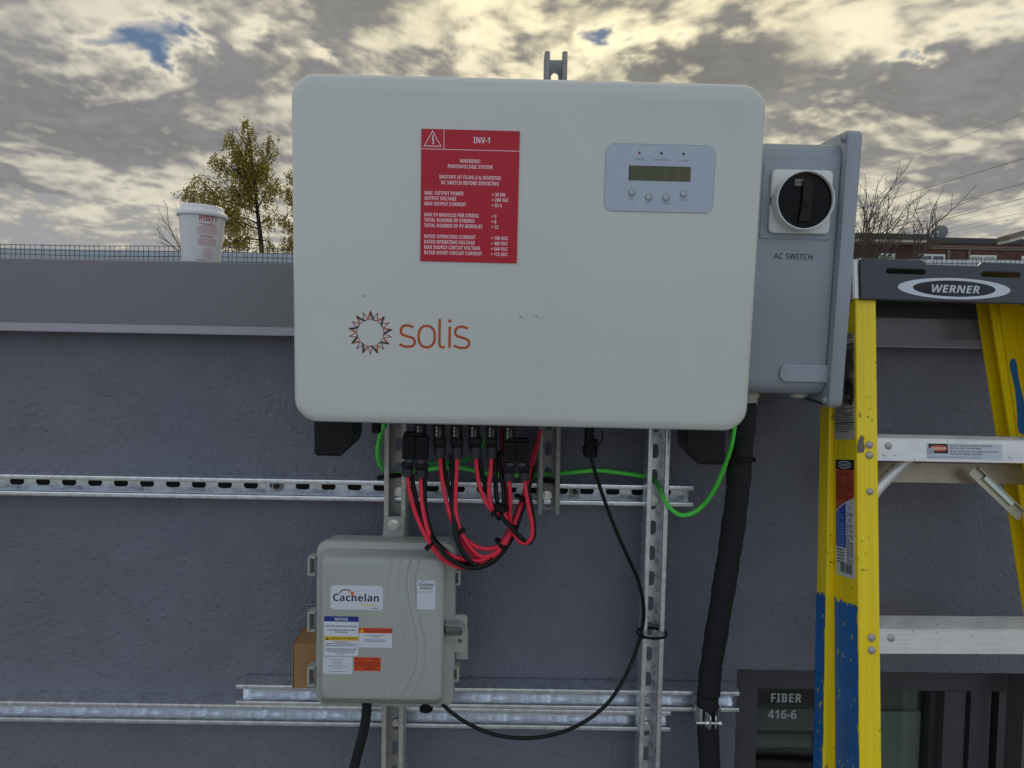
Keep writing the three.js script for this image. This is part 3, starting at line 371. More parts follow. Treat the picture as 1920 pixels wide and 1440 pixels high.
// ---------- switch box beside the inverter ----------
{
  const s = thing('switch_box', 'grey isolator box with a rotary knob and open side lid, right of the inverter', 'switch box', IO, IR);
  const zf = -0.095, xl = 0.3594, xr = 0.4989, yt = 0.1908, yb = -0.2162, cx = (xl + xr) / 2, w = xr - xl, cy = (yt + yb) / 2, h = yt - yb;
  const side = (inset) => { const q = []; const d = 0.14, R = 0.028, H = h - inset * 2, D = d - inset; return rr(D, H, R, -(zf - inset * 0.5) + D / 2 - 0, cy); };
  // body: a rounded profile in the yz plane drawn out along x
  part('body', toCreasedNormals(clean(extr(side(0), w, 0, 14).rotateY(Math.PI / 2).translate(xl, 0, 0)), 0.5), M.acBox, s);
  const lx0 = 0.5015 - 0.001, lx1 = 0.5234, lt = 0.2067, lb = -0.2335;
  const lid = part('lid', toCreasedNormals(clean(extr(rr(0.185, lt - lb, 0.014, 0.078 + 0.0925, (lt + lb) / 2), lx1 - lx0, 0.003, 8).rotateY(Math.PI / 2).translate(lx0, 0, 0)), 0.5), M.acBox, s);
  part('neck', box(lx0 - xr + 0.004, h - 0.03, 0.12, (xr + lx0) / 2, cy, zf - 0.075), M.acBox, s);
  for (const y of [lt - 0.012, lb + 0.012]) { part('screw_boss', at(cyl(0.0058, 0.0058, 0.006, 18).rotateZ(Math.PI / 2), lx0 - 0.0025, y, -0.0905), M.acBox, lid); part('screw', at(cyl(0.003, 0.003, 0.002, 12).rotateZ(Math.PI / 2), lx0 - 0.006, y, -0.0905), M.rivet, lid); }
  const pnx0 = 0.3769, pnx1 = 0.49, pny1 = 0.1548, pny0 = 0.0367;
  part('mounting_plate', extr(rr(pnx1 - pnx0, pny1 - pny0, 0.004, (pnx0 + pnx1) / 2, (pny0 + pny1) / 2), 0.003, 0.001, 5).translate(0, 0, zf - 0.0012), M.acPanel, s);
  const kx = 0.4365, ky = 0.0947, kw = 0.4849 - 0.3881, zp = zf + 0.0018;
  const esc = part('escutcheon', extr(rr(kw, kw * 1.02, 0.008, kx, ky), 0.008, 0.002, 6).translate(0, 0, zp), M.knobWhite, s);
  part('latch_slot', box(0.007, 0.011, 0.002, 0.3912, 0.0954, zp + 0.0075), M.black, esc);
  const tx = 0.435, ty = 0.0943, tr = 0.0455;
  const ringP = [[tr + 0.001, 0], [tr + 0.0005, 0.019], [tr, 0.0215], [tr - 0.001, 0.0225], [tr - 0.0022, 0.022], [tr - 0.0028, 0.017]].map(([r, z]) => new THREE.Vector2(r, z));
  const knob = part('rotary_knob', at(new THREE.LatheGeometry(ringP, 56).rotateX(Math.PI / 2), tx, ty, zp + 0.0075), M.knobWhite, s);
  const tint = M.knobDark;
  part('knob_face', disc(tr - 0.0024, 0.006, tx, ty, zp + 0.0195, 48), tint, knob);
  const grip = extr(poly([[-0.0065, 0.031], [0.004, 0.034], [0.0085, 0.028], [0.009, 0.006], [0.0085, -0.012], [0.006, -0.033], [-0.0095, -0.033], [-0.007, -0.012], [-0.006, 0.004]]), 0.006, 0.0012, 3);
  part('knob_grip', at(grip, tx + 0.0015, ty, zp + 0.0222), M.knobGrip, knob); part('grip_screw', disc(0.0042, 0.0012, tx + 0.0005, ty - 0.007, zp + 0.0287, 18), M.black, knob);
  const on = cv(128, 96, (x) => { x.fillStyle = '#8b8078'; x.fillRect(0, 0, 128, 96); x.fillStyle = '#1a1416'; x.font = 'bold 74px sans-serif'; x.fillText('ON', 6, 76); });
  part('on_mark', ...flatPlate(0.014, 0.010, 0.002, 0.0008, on, 0.4), knob, [tx - 0.0095, ty + 0.0275, zp + 0.0226]);
  const txt = cv(640, 128, (x, w2, h2) => { x.clearRect(0, 0, w2, h2); x.fillStyle = '#15181b'; x.font = '104px sans-serif'; x.textAlign = 'center'; x.textBaseline = 'middle'; x.fillText('AC SWITCH', 320, 66, 620); });
  const tw = (0.4706 - 0.3975) * 640 / 600;
  part('lettering', new THREE.PlaneGeometry(tw, tw / 5), mat(L(1, 1, 1), 0.6, 0, { map: txt, transparent: true, alphaTest: 0.35 }), s, [0.4341, 0.01, zf + 0.0006]);
  const ta = 0.423, tb = 0.5016, tyc = -0.1785, th = -0.1645 - -0.1934;
  const tab = part('hinge_tab', extr(rr(tb - ta + 0.02, th, 0.012, (ta + tb + 0.02) / 2, tyc), 0.006, 0.0018, 8).translate(0, 0, zf - 0.001), M.acPanel, s);
  part('tab_rivet', disc(0.003, 0.0015, 0.4326, -0.178, zf + 0.0052, 14), M.rivet, tab);
  const ivory = mat(L(0.5, 0.5, 0.42), 0.5);
  part('cable_gland', merge(at(cyl(0.0175, 0.0165, 0.016, 8), 0.3922, -0.2318, -0.15, 0, 0.3), at(cyl(0.02, 0.02, 0.008, 24), 0.3918, -0.2217, -0.15)), ivory, s);
  part('gland_plug', at(cyl(0.016, 0.0145, 0.010, 24), 0.4751, yb - 0.002, -0.14), ivory, s);
  part('lid_strap', tube([[0.4736, -0.221, -0.11], [0.4869, -0.2245, -0.105], [0.4987, -0.2282, -0.095]], 0.0018, { rad: 8 }), M.black, s);
}
// ---------- grey enclosure ----------
{
  const e = thing('enclosure', 'grey plastic enclosure box with stickers and side latches, hung below the inverter', 'electrical box', [-0.2011, 1.2358, 0.2000]);
  const R = (x0, x1, y1, y0) => [(x0 + x1) / 2, (y0 + y1) / 2, x1 - x0, y1 - y0];
  const A = R(-0.1316, 0.1154, 0.1272, -0.1704), B = R(-0.1087, 0.0984, 0.1128, -0.1335), C = R(-0.1223, 0.0959, 0.1146, -0.16);
  const sec = (a, inset, r, z) => [a[0], a[1], a[2] - inset * 2, a[3] - inset * 2, r, z];
  part('body', loft([sec(A, 0.006, 0.016, -0.1155), sec(A, 0.003, 0.018, -0.066)], 8), M.boxDark, e);
  const lid = part('lid', loft([sec(A, 0, 0.020, -0.0655), sec(A, 0, 0.020, -0.056), sec(A, 0.0012, 0.019, -0.0525), sec(A, 0.004, 0.017, -0.0505), sec(C, -0.001, 0.013, -0.047), sec(C, 0, 0.012, -0.043), sec(B, -0.0008, 0.012, -0.007), sec(B, 0.0012, 0.011, -0.003), sec(B, 0.004, 0.0095, -0.0008), sec(B, 0.009, 0.007, 0)], 8, 0.55), M.boxGrey, e);
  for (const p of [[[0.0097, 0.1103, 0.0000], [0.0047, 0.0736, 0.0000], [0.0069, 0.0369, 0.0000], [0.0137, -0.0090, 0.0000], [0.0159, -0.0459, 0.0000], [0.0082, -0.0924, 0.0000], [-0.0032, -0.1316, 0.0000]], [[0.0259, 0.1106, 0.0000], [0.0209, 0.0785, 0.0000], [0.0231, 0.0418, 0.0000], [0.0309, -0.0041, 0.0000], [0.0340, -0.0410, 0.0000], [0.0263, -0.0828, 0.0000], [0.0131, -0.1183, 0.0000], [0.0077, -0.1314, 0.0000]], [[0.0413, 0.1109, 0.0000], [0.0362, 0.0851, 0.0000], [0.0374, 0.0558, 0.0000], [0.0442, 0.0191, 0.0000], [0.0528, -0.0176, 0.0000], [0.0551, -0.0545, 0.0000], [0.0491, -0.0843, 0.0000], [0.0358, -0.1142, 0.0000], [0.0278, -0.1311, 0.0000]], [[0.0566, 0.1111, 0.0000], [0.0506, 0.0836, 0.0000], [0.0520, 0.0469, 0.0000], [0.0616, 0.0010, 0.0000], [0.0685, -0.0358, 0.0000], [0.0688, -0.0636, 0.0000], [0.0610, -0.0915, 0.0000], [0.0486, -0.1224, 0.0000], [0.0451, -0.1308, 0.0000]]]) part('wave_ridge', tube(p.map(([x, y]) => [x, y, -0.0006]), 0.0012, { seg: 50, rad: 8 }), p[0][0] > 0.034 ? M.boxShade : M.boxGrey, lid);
  const latch = (x, y0, y1, q) => { const h = y1 - y0; part('latch', merge(rbox(0.004, h, 0.026, 0.0012, x - q * 0.004, (y0 + y1) / 2, -0.062), rbox(0.012, 0.004, 0.024, 0.001, x + q * 0.002, y1 - 0.002, -0.062), rbox(0.012, 0.004, 0.024, 0.001, x + q * 0.002, y0 + 0.002, -0.062), rbox(0.003, h * 0.8, 0.01, 0.001, x + q * 0.005, (y0 + y1) / 2, -0.066)), M.boxGrey, e); };
  for (const [a, b] of [[0.0645, 0.0991], [-0.0361, -0.0002], [-0.1353, -0.1002]]) latch(-0.1402, a, b, 1);
  for (const [a, b] of [[0.0514, 0.0784], [-0.1225, -0.0961]]) latch(0.1176, a, b, -1);
  // hasp with its hoop on the right
  const hx0 = 0.108, hx1 = 0.1373, hy1 = -0.0011, hy0 = -0.0694, hs = rr(hx1 - hx0, hy1 - hy0, 0.007, (hx0 + hx1) / 2, (hy0 + hy1) / 2);
  for (const [px, py] of [[0.1238, -0.0184], [0.1243, -0.0482]]) { const h = new THREE.Path(); h.absarc(px, py, 0.0034, 0, Math.PI * 2, true); hs.holes.push(h); }
  const hasp = part('hasp', extr(hs, 0.006, 0.001, 6).translate(0, 0, -0.056), M.boxGrey, e);
  part('hasp_backing', rbox(0.022, 0.055, 0.008, 0.002, 0.1269, -0.0623, -0.072), M.boxDark, hasp);
  const hoY1 = -0.0098, hoY0 = -0.0325, hoR = (hoY1 - hoY0) / 2, hcx = 0.1215, hoop = (o) => { const s = new THREE.Shape(); s.moveTo(0.0992, (hoY0 + hoY1) / 2 + hoR - o); s.lineTo(hcx, (hoY0 + hoY1) / 2 + hoR - o); s.absarc(hcx, (hoY0 + hoY1) / 2, hoR - o, Math.PI / 2, -Math.PI / 2, true); s.lineTo(0.0992, (hoY0 + hoY1) / 2 - hoR + o); return s; };
  const ho = hoop(0); ho.holes.push(new THREE.Path(hoop(0.0016).getPoints(10))); part('hasp_hoop', extr(ho, 0.024, 0, 10).translate(0, 0, -0.050), M.boxGrey, hasp);
  // mounting foot over the upright
  const mf = [[-0.0227, 0.1580, -0.1100], [0.0156, 0.1586, -0.1100], [0.0140, 0.1277, -0.1100], [0.0093, 0.1117, -0.1100], [-0.0301, 0.1111, -0.1100], [-0.0244, 0.1271, -0.1100]];
  const foot = part('mounting_foot', extr(poly(mf.map((p) => [p[0], p[1]]).reverse()), 0.006, 0.001, 4).translate(0, 0, -0.1165), M.boxDark, e);
  const bx = -0.0045, by = 0.1429; part('bolt', merge(at(cyl(0.0085, 0.0088, 0.0075, 6).rotateX(Math.PI / 2), bx, by, -0.105, 0, 0, 0.2), disc(0.011, 0.0025, bx, by, -0.1095, 24)), M.zinc, foot);
  // stickers
  const stick = (x0, y0, x1, y1, r, tex, name) => part(name ?? 'sticker', ...flatPlate(x1 - x0, y0 - y1, r, 0.0005, tex, 0.45), e, [(x0 + x1) / 2, (y0 + y1) / 2, 0.00005]);
  const gib = (x, R, cx, y, w, h, col) => { x.fillStyle = col; let u = cx - w / 2; while (u < cx + w / 2) { const n = 3 + R() * 9; x.fillRect(u, y - h / 2 + R() * h * 0.2, Math.min(n, cx + w / 2 - u) * 0.8, h * (0.6 + R() * 0.4)); u += n + (R() < 0.2 ? 5 : 0.8); } };
  stick(-0.0929, 0.0656, -0.0039, 0.0239, 0.0055, cv(600, 292, (x, w, h) => {
    x.fillStyle = '#d3d8e2'; x.fillRect(0, 0, w, h); x.fillStyle = '#1d1a3c'; x.font = 'bold 122px sans-serif'; x.textBaseline = 'alphabetic'; x.fillText('Cachelan', 22, 190, 556);
    x.lineCap = 'round'; x.strokeStyle = '#241f34'; x.lineWidth = 9; x.beginPath(); x.ellipse(176, 122, 84, 74, 0, Math.PI * 1.12, Math.PI * 1.72); x.stroke(); x.strokeStyle = '#e2622f'; x.lineWidth = 6; x.beginPath(); x.ellipse(176, 130, 78, 70, 0, Math.PI * 1.2, Math.PI * 1.8); x.stroke(); x.fillStyle = '#e8673a'; x.beginPath(); x.arc(248, 92, 20, 0, 7); x.fill();
    x.fillStyle = '#d9c23c'; x.font = 'bold 50px sans-serif'; x.fillText('SolarVu', 340, 248, 212); x.fillStyle = '#3a3f4c'; x.fillRect(456, 266, 92, 7);
  }), 'brand_sticker');
  stick(0.0534, 0.0763, 0.0849, 0.0263, 0.003, cv(220, 352, (x, w, h) => { x.fillStyle = '#cfd6de'; x.fillRect(0, 0, w, h); x.fillStyle = '#1e2330'; x.textAlign = 'center'; x.font = 'bold 46px sans-serif'; x.fillText('Cachelan', w / 2, 66, 190); x.fillText('SolarVu', w / 2, 106, 150); x.strokeStyle = '#1e2330'; x.lineWidth = 4; x.beginPath(); x.ellipse(70, 34, 30, 18, 0, Math.PI * 1.1, Math.PI * 1.8); x.stroke(); const R = mulberry(3); gib(x, R, w / 2, 128, 185, 6, '#7e8898'); gib(x, R, w / 2, 144, 185, 6, '#7e8898'); }), 'small_sticker');
  stick(-0.1033, 0.0121, -0.0453, -0.0561, 0.0003, cv(420, 500, (x, w, h) => {
    const R = mulberry(12); x.fillStyle = '#d5dbe4'; x.fillRect(0, 0, w, h); x.fillStyle = '#1c2f86'; x.fillRect(0, 0, w, 66); x.fillStyle = '#dfe5ee'; x.textAlign = 'center'; x.textBaseline = 'middle'; x.font = 'bold 46px sans-serif'; x.fillText('NOTICE', w / 2, 35);
    gib(x, R, w / 2, 124, 380, 20, '#4a5270'); gib(x, R, w / 2, 172, 340, 18, '#4a5270'); gib(x, R, w / 2, 198, 150, 18, '#4a5270'); x.fillStyle = '#d8b52a'; x.fillRect(0, 252, w, 54); x.fillStyle = '#6d560f'; x.font = 'bold 38px sans-serif'; x.fillText('CAUTION / ATTENTION', w / 2 + 34, 281, 320); x.beginPath(); x.moveTo(40, 262); x.lineTo(14, 300); x.lineTo(66, 300); x.fill();
    for (const [y, ww] of [[325, 190], [348, 380], [370, 390], [412, 390], [432, 370], [452, 330], [476, 90]]) gib(x, R, w / 2, y, ww, 15, '#555c6a');
  }), 'notice_sticker');
  stick(-0.0443, -0.0072, 0.0122, -0.0409, 0.0003, cv(412, 250, (x, w, h) => { const R = mulberry(13); x.fillStyle = '#d3d9e3'; x.fillRect(0, 0, w, h); x.fillStyle = '#cc4a1e'; x.fillRect(0, 0, w, 66); x.fillStyle = '#e0b62c'; x.beginPath(); x.moveTo(36, 10); x.lineTo(8, 58); x.lineTo(64, 58); x.fill(); x.fillStyle = '#7c2a12'; x.font = 'bold 36px sans-serif'; x.textAlign = 'center'; x.textBaseline = 'middle'; x.fillText('WARNING / AVERTISSEMENT', 238, 36, 330); for (const [y, ww] of [[92, 250], [112, 150], [152, 280], [172, 260]]) gib(x, R, w / 2, y, ww, 13, '#555c6a'); }), 'warning_sticker');
  stick(-0.1047, -0.058, -0.0545, -0.0878, 0.0025, cv(366, 220, (x, w, h) => { const R = mulberry(14); x.fillStyle = '#cfd7e2'; x.fillRect(0, 0, w, h); for (const [y, ww] of [[32, 140], [60, 150], [88, 100], [116, 250], [144, 120], [186, 200]]) gib(x, R, w / 2, y, ww, 12, '#6a7386'); }), 'rating_sticker');
  stick(-0.0521, -0.0581, -0.0069, -0.0815, 0.0003, cv(330, 176, (x, w, h) => { const R = mulberry(15); x.fillStyle = '#d5481c'; x.fillRect(0, 0, w, h); gib(x, R, 60, 22, 90, 24, '#6b2210'); gib(x, R, 270, 22, 90, 24, '#6b2210'); gib(x, R, 165, 22, 90, 10, '#8a2c12'); x.fillStyle = '#b03a14'; x.fillRect(8, 52, w - 16, 70); gib(x, R, 190, 146, 150, 34, '#4d1a0c'); gib(x, R, 50, 142, 80, 10, '#8a2c12'); }), 'orange_sticker');
  part('bottom_gland', at(cyl(0.013, 0.012, 0.018, 12), 0.0651, -0.1703, -0.06), M.black, e);
}
{
  const x0 = -0.3876, x1 = -0.3256, y0 = 1.0729, y1 = 1.1563, z1 = 0.10, z0 = 0.012;
  const c = thing('cardboard_box', 'small brown cardboard box standing on the loose channel behind the enclosure', 'cardboard box', [(x0 + x1) / 2, y0, (z0 + z1) / 2], [0, 0.05, 0]);
  const w = x1 - x0, h = y1 - y0, d = z1 - z0; part('carton', rbox(w, h, d, 0.0018, 0, h / 2 + 0.0005, 0), M.card, c); part('flap', rbox(0.0022, h * 0.99, d * 0.98, 0.0008, -w / 2 - 0.002, h / 2, 0.0012), M.card, c);
}

// ---------- cables ----------
const CR = 0.0037, CAB = 'solar cables below the inverter';
const plug = (parent, x, y0, y1, z) => { const h = y1 - y0, c = part('connector', merge(rbox(0.0195, h * 0.36, 0.019, 0.003, x, y1 - h * 0.17, z), at(cyl(0.0092, 0.0086, h * 0.14, 14), x, y1 - h * 0.4, z)), M.blackShell, parent); part('cable_nut', merge(at(cyl(0.0098, 0.0096, h * 0.50, 8), x, y0 + h * 0.27, z, 0, 0.39), at(cyl(0.0092, 0.0078, 0.004, 12), x, y0 + 0.001, z)), mat(L(0.03, 0.032, 0.036), 0.5), c); };
const cable = (name, label, pts, m, r = CR, group = CAB) => { const t = thing(name, label, 'cable', [0, 0, 0], [0, 0, 0], group); part('sheath', tube(pts, r, { seg: pts.length * 8, rad: 10 }), m, t); return t; };
{
  let t;
  t = cable('red_cable', 'red cable from the left plug of the left double connector', [[-0.1680, 1.4959, 0.1900], [-0.1664, 1.4767, 0.1900], [-0.1600, 1.4504, 0.1950], [-0.1500, 1.4217, 0.2000], [-0.1379, 1.3993, 0.2080], [-0.1272, 1.3830, 0.2140], [-0.1141, 1.3651, 0.2170], [-0.0962, 1.3489, 0.2160], [-0.0748, 1.3405, 0.2140], [-0.0501, 1.3400, 0.2080], [-0.0253, 1.3490, 0.2000], [-0.0022, 1.3704, 0.1900], [0.0137, 1.3994, 0.1800], [0.0261, 1.4345, 0.1700], [0.0391, 1.4758, 0.1400], [0.0544, 1.5291, 0.1100], [0.0609, 1.5611, 0.1000]], M.red); plug(t, -0.1676, 1.4886, 1.5123, 0.19);
  t = cable('red_cable', 'red cable from the right plug of the left double connector', [[-0.1449, 1.4944, 0.1900], [-0.1442, 1.4725, 0.1900], [-0.1418, 1.4464, 0.1960], [-0.1361, 1.4208, 0.2030], [-0.1276, 1.3960, 0.2120], [-0.1172, 1.3789, 0.2150], [-0.1001, 1.3645, 0.2140], [-0.0751, 1.3547, 0.2130], [-0.0484, 1.3491, 0.2080], [-0.0235, 1.3545, 0.2000], [-0.0023, 1.3749, 0.1930], [0.0119, 1.3985, 0.1840], [0.0252, 1.4326, 0.1700]], M.red); plug(t, -0.1445, 1.4862, 1.5109, 0.19);
  const single = [['red cable under the third connector from the left, lightly faded', 825, [[-0.1128, 1.5278, 0.1900], [-0.1116, 1.5078, 0.1900], [-0.1073, 1.4781, 0.1920], [-0.0992, 1.4428, 0.1970], [-0.0904, 1.4163, 0.2000], [-0.0804, 1.3927, 0.1960], [-0.0674, 1.3700, 0.1960], [-0.0489, 1.3535, 0.1980], [-0.0281, 1.3514, 0.1960], [-0.0076, 1.3647, 0.1900], [0.0102, 1.3890, 0.1830]]], ['red cable under the fourth connector, tied halfway to a black cable', 857, [[-0.0833, 1.5283, 0.1900], [-0.0837, 1.5013, 0.1920], [-0.0845, 1.4660, 0.1980], [-0.0833, 1.4305, 0.2020], [-0.0763, 1.4026, 0.2060], [-0.0670, 1.3849, 0.2070], [-0.0542, 1.3666, 0.2060], [-0.0379, 1.3554, 0.2040], [-0.0200, 1.3582, 0.2000], [-0.0022, 1.3712, 0.1930], [0.0102, 1.3916, 0.1860]]], ['red cable under the fifth connector, curving right to the knot of ties', 892, [[-0.0521, 1.5289, 0.1900], [-0.0499, 1.5016, 0.1900], [-0.0448, 1.4748, 0.1930], [-0.0361, 1.4530, 0.1970], [-0.0250, 1.4352, 0.1980], [-0.0140, 1.4240, 0.1960], [-0.0013, 1.4242, 0.1920], [0.0053, 1.4069, 0.1920]]], ['red cable under the sixth connector, hanging nearly straight', 922, [[-0.0250, 1.5294, 0.1900], [-0.0262, 1.4978, 0.1920], [-0.0283, 1.4713, 0.1970], [-0.0261, 1.4492, 0.2000], [-0.0195, 1.4348, 0.2000], [-0.0104, 1.4268, 0.1960]]]];
  for (const [lab, x, p] of single) { t = cable('red_cable', lab, p, M.red); const X = p[0][0]; plug(t, X, p[0][1] - 0.007, p[0][1] + 0.027, 0.19); }
  t = cable('red_cable', 'short red cable from the left plug of the right double connector', [[0.0051, 1.4934, 0.1900], [0.0069, 1.4706, 0.1900], [0.0087, 1.4477, 0.1900], [0.0078, 1.4243, 0.1880], [0.0090, 1.4055, 0.1860]], M.red); plug(t, 0.0051, 1.4843, 1.5089, 0.19);
  t = cable('red_cable', 'red cable looping down from the right plug of the right double connector', [[0.0310, 1.4939, 0.1900], [0.0342, 1.4669, 0.1920], [0.0401, 1.4361, 0.1970], [0.0455, 1.4095, 0.2000], [0.0444, 1.3890, 0.2020], [0.0365, 1.3798, 0.2020], [0.0247, 1.3827, 0.2000], [0.0127, 1.3982, 0.1970], [0.0025, 1.4160, 0.1960], [-0.0033, 1.4317, 0.1930]], M.red); plug(t, 0.031, 1.4847, 1.5094, 0.19);
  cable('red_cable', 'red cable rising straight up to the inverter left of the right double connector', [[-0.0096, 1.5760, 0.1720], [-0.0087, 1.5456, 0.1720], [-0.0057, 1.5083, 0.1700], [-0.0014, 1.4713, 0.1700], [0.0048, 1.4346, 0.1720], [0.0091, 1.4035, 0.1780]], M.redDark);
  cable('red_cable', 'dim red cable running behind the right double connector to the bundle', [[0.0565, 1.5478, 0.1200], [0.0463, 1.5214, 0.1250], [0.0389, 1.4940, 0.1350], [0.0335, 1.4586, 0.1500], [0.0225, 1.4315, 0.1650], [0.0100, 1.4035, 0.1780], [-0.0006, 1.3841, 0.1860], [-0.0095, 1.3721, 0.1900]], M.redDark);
  cable('red_cable', 'inner red loop between the two lowest cable ties', [[-0.0729, 1.3902, 0.2000], [-0.0619, 1.3794, 0.2000], [-0.0455, 1.3706, 0.2000], [-0.0256, 1.3676, 0.1980], [-0.0077, 1.3735, 0.1950], [0.0066, 1.3897, 0.1860], [0.0190, 1.4162, 0.1720], [0.0279, 1.4409, 0.1650]], M.red);
  const B = [['black cable beside the left red cable, under the left double connector', [[-0.1622, 1.4891, 0.1820], [-0.1571, 1.4666, 0.1840], [-0.1497, 1.4404, 0.1900], [-0.1386, 1.4145, 0.1960], [-0.1248, 1.3924, 0.2120], [-0.1118, 1.3797, 0.2240], [-0.0955, 1.3626, 0.2260], [-0.0742, 1.3472, 0.2240], [-0.0496, 1.3404, 0.2180], [-0.0232, 1.3453, 0.2060], [-0.0020, 1.3606, 0.1880], [0.0140, 1.3859, 0.1780], [0.0282, 1.4241, 0.1650], [0.0431, 1.4702, 0.1350], [0.0526, 1.5014, 0.1200]]], ['black cable behind the second red cable, crossing the enclosure corner', [[-0.1372, 1.5076, 0.1800], [-0.1381, 1.4761, 0.1840], [-0.1370, 1.4406, 0.1900], [-0.1300, 1.4093, 0.2000], [-0.1172, 1.3822, 0.2070], [-0.1024, 1.3685, 0.2090], [-0.0809, 1.3498, 0.2060], [-0.0558, 1.3393, 0.2000], [-0.0290, 1.3410, 0.1920]]], ['black cable hanging right of the third red cable', [[-0.1101, 1.5264, 0.1800], [-0.1050, 1.4944, 0.1800], [-0.0978, 1.4680, 0.1860], [-0.0893, 1.4382, 0.1960], [-0.0834, 1.4093, 0.2080], [-0.0791, 1.3883, 0.2140], [-0.0706, 1.3674, 0.2160], [-0.0595, 1.3472, 0.2020], [-0.0434, 1.3401, 0.1960]]], ['black cable hanging left of the fourth red cable', [[-0.0947, 1.5246, 0.1780], [-0.0913, 1.4900, 0.1800], [-0.0900, 1.4552, 0.1900], [-0.0876, 1.4214, 0.2020], [-0.0829, 1.3970, 0.2130], [-0.0742, 1.3748, 0.2170], [-0.0623, 1.3555, 0.2180], [-0.0409, 1.3420, 0.2140], [-0.0180, 1.3506, 0.2050]]], ['black cable right of the fifth red cable', [[-0.0480, 1.5275, 0.1800], [-0.0419, 1.4958, 0.1820], [-0.0341, 1.4689, 0.1850], [-0.0254, 1.4467, 0.1880], [-0.0161, 1.4336, 0.1900]]], ['black cable between the sixth red cable and the riser', [[-0.0180, 1.5324, 0.1780], [-0.0183, 1.5005, 0.1800], [-0.0167, 1.4644, 0.1840], [-0.0125, 1.4382, 0.1900], [-0.0067, 1.4236, 0.1980], [0.0062, 1.4114, 0.2030], [0.0172, 1.3982, 0.2040], [0.0300, 1.3863, 0.2030], [0.0402, 1.3790, 0.1990], [0.0483, 1.3888, 0.1940], [0.0490, 1.4080, 0.1900], [0.0440, 1.4383, 0.1860], [0.0370, 1.4762, 0.1830]]], ['thin black cable beside the red riser', [[-0.0125, 1.5270, 0.1720], [-0.0081, 1.4904, 0.1740], [-0.0029, 1.4547, 0.1800], [-0.0051, 1.4287, 0.1880]]], ['black cable behind the right double connector', [[0.0513, 1.4982, 0.1300], [0.0430, 1.4711, 0.1400], [0.0347, 1.4408, 0.1550], [0.0229, 1.4106, 0.1680], [0.0121, 1.3878, 0.1780], [0.0015, 1.3659, 0.1870], [-0.0146, 1.3505, 0.1920]]], ['black cable along the loop on the far right', [[0.0268, 1.4832, 0.1820], [0.0200, 1.4550, 0.1800], [0.0132, 1.4314, 0.1780], [0.0345, 1.4065, 0.1500], [0.0483, 1.4059, 0.1850], [0.0478, 1.3894, 0.1960], [0.0430, 1.3774, 0.1960]]]];
  B.slice(0, 8).forEach(([lab, p]) => cable('black_cable', lab, p, M.cableBlack, 0.0039, 'black cables in the solar bundle'));
  // double connectors
  for (const [x0, x1, y0, y1, lab, g] of [[-0.1762, -0.1328, 1.5107, 1.5589, 'left double connector block beside the left upright channel', 0], [-0.005, 0.0384, 1.5082, 1.5519, 'right double connector block beside the middle upright channel', 1]]) {
    const c = thing('double_connector', lab, 'connector', [(x0 + x1) / 2, (y0 + y1) / 2, 0.19], [0, 0, 0], 'double connector blocks'), w = x1 - x0, h = y1 - y0;
    for (const q of [-1, 1]) { const sl = part('sleeve', merge(rbox(0.021, h * 0.84, 0.021, 0.003, q * (w / 2 - 0.0105), h * 0.06, 0)), M.blackShell, c); for (const k of [-1, 0, 1]) part('rib', box(0.0022, h * 0.6, 0.002, q * (w / 2 - 0.0105) + k * 0.005, h * 0.02, 0.0108), M.black, sl); part('collar', at(cyl(0.0085, 0.0085, h * 0.22, 14), q * (w / 2 - 0.0115), -h * 0.46, 0), mat(L(0.05, 0.055, 0.065), 0.4), sl); }
    part('bridge', rbox(w * 0.6, h * 0.62, 0.014, 0.003, 0, h * 0.1, 0), M.blackShell, c); part('shoulder', rbox(w * 0.8, h * 0.16, 0.02, 0.003, w * (g ? 0.1 : -0.05), h * 0.52, -0.002), M.blackShell, c);
  }
  // green earth wires
  const gw = solo('green_wire', tube([[-0.2203, 1.5678, 0.1100], [-0.2296, 1.5448, 0.1050], [-0.2346, 1.5148, 0.1000], [-0.2335, 1.4882, 0.0800], [-0.2265, 1.4704, 0.0450], [-0.2092, 1.4644, 0.0320], [-0.1832, 1.4685, 0.0350], [-0.1414, 1.4834, 0.0900], [-0.1142, 1.4927, 0.1200], [-0.0951, 1.4936, 0.1200], [-0.0739, 1.4915, 0.1200], [-0.0477, 1.4818, 0.1000], [-0.0236, 1.4754, 0.0800], [0.0113, 1.4683, 0.0500], [0.0525, 1.4669, 0.0320], [0.0834, 1.4680, 0.0320], [0.1130, 1.4733, 0.0450], [0.1439, 1.4799, 0.0600], [0.1771, 1.4820, 0.0600], [0.2132, 1.4777, 0.0550], [0.2515, 1.4707, 0.0400], [0.2806, 1.4640, 0.0340], [0.2877, 1.4545, 0.0600], [0.2902, 1.4406, 0.0960], [0.3016, 1.4219, 0.1000], [0.3216, 1.4089, 0.1000], [0.3398, 1.4128, 0.1050], [0.3595, 1.4290, 0.1100], [0.3725, 1.4635, 0.1350], [0.3791, 1.5087, 0.1650], [0.3811, 1.5474, 0.1900], [0.3815, 1.5836, 0.2050]], 0.0041, { seg: 220, rad: 10 }), M.green, 'long green earth wire running behind the uprights and looping up at right', 'wire');
  solo('green_wire', tube([[-0.1498, 1.4885, 0.0600], [-0.1180, 1.4947, 0.0800], [-0.0955, 1.4971, 0.0900], [-0.0759, 1.5014, 0.0900], [-0.0567, 1.5138, 0.0850], [-0.0414, 1.5333, 0.0800], [-0.0320, 1.5632, 0.0800]], 0.0036, { seg: 50 }), mat(L(0.035, 0.36, 0.08), 0.5), 'short dull green wire rising behind the connectors to the inverter', 'wire');
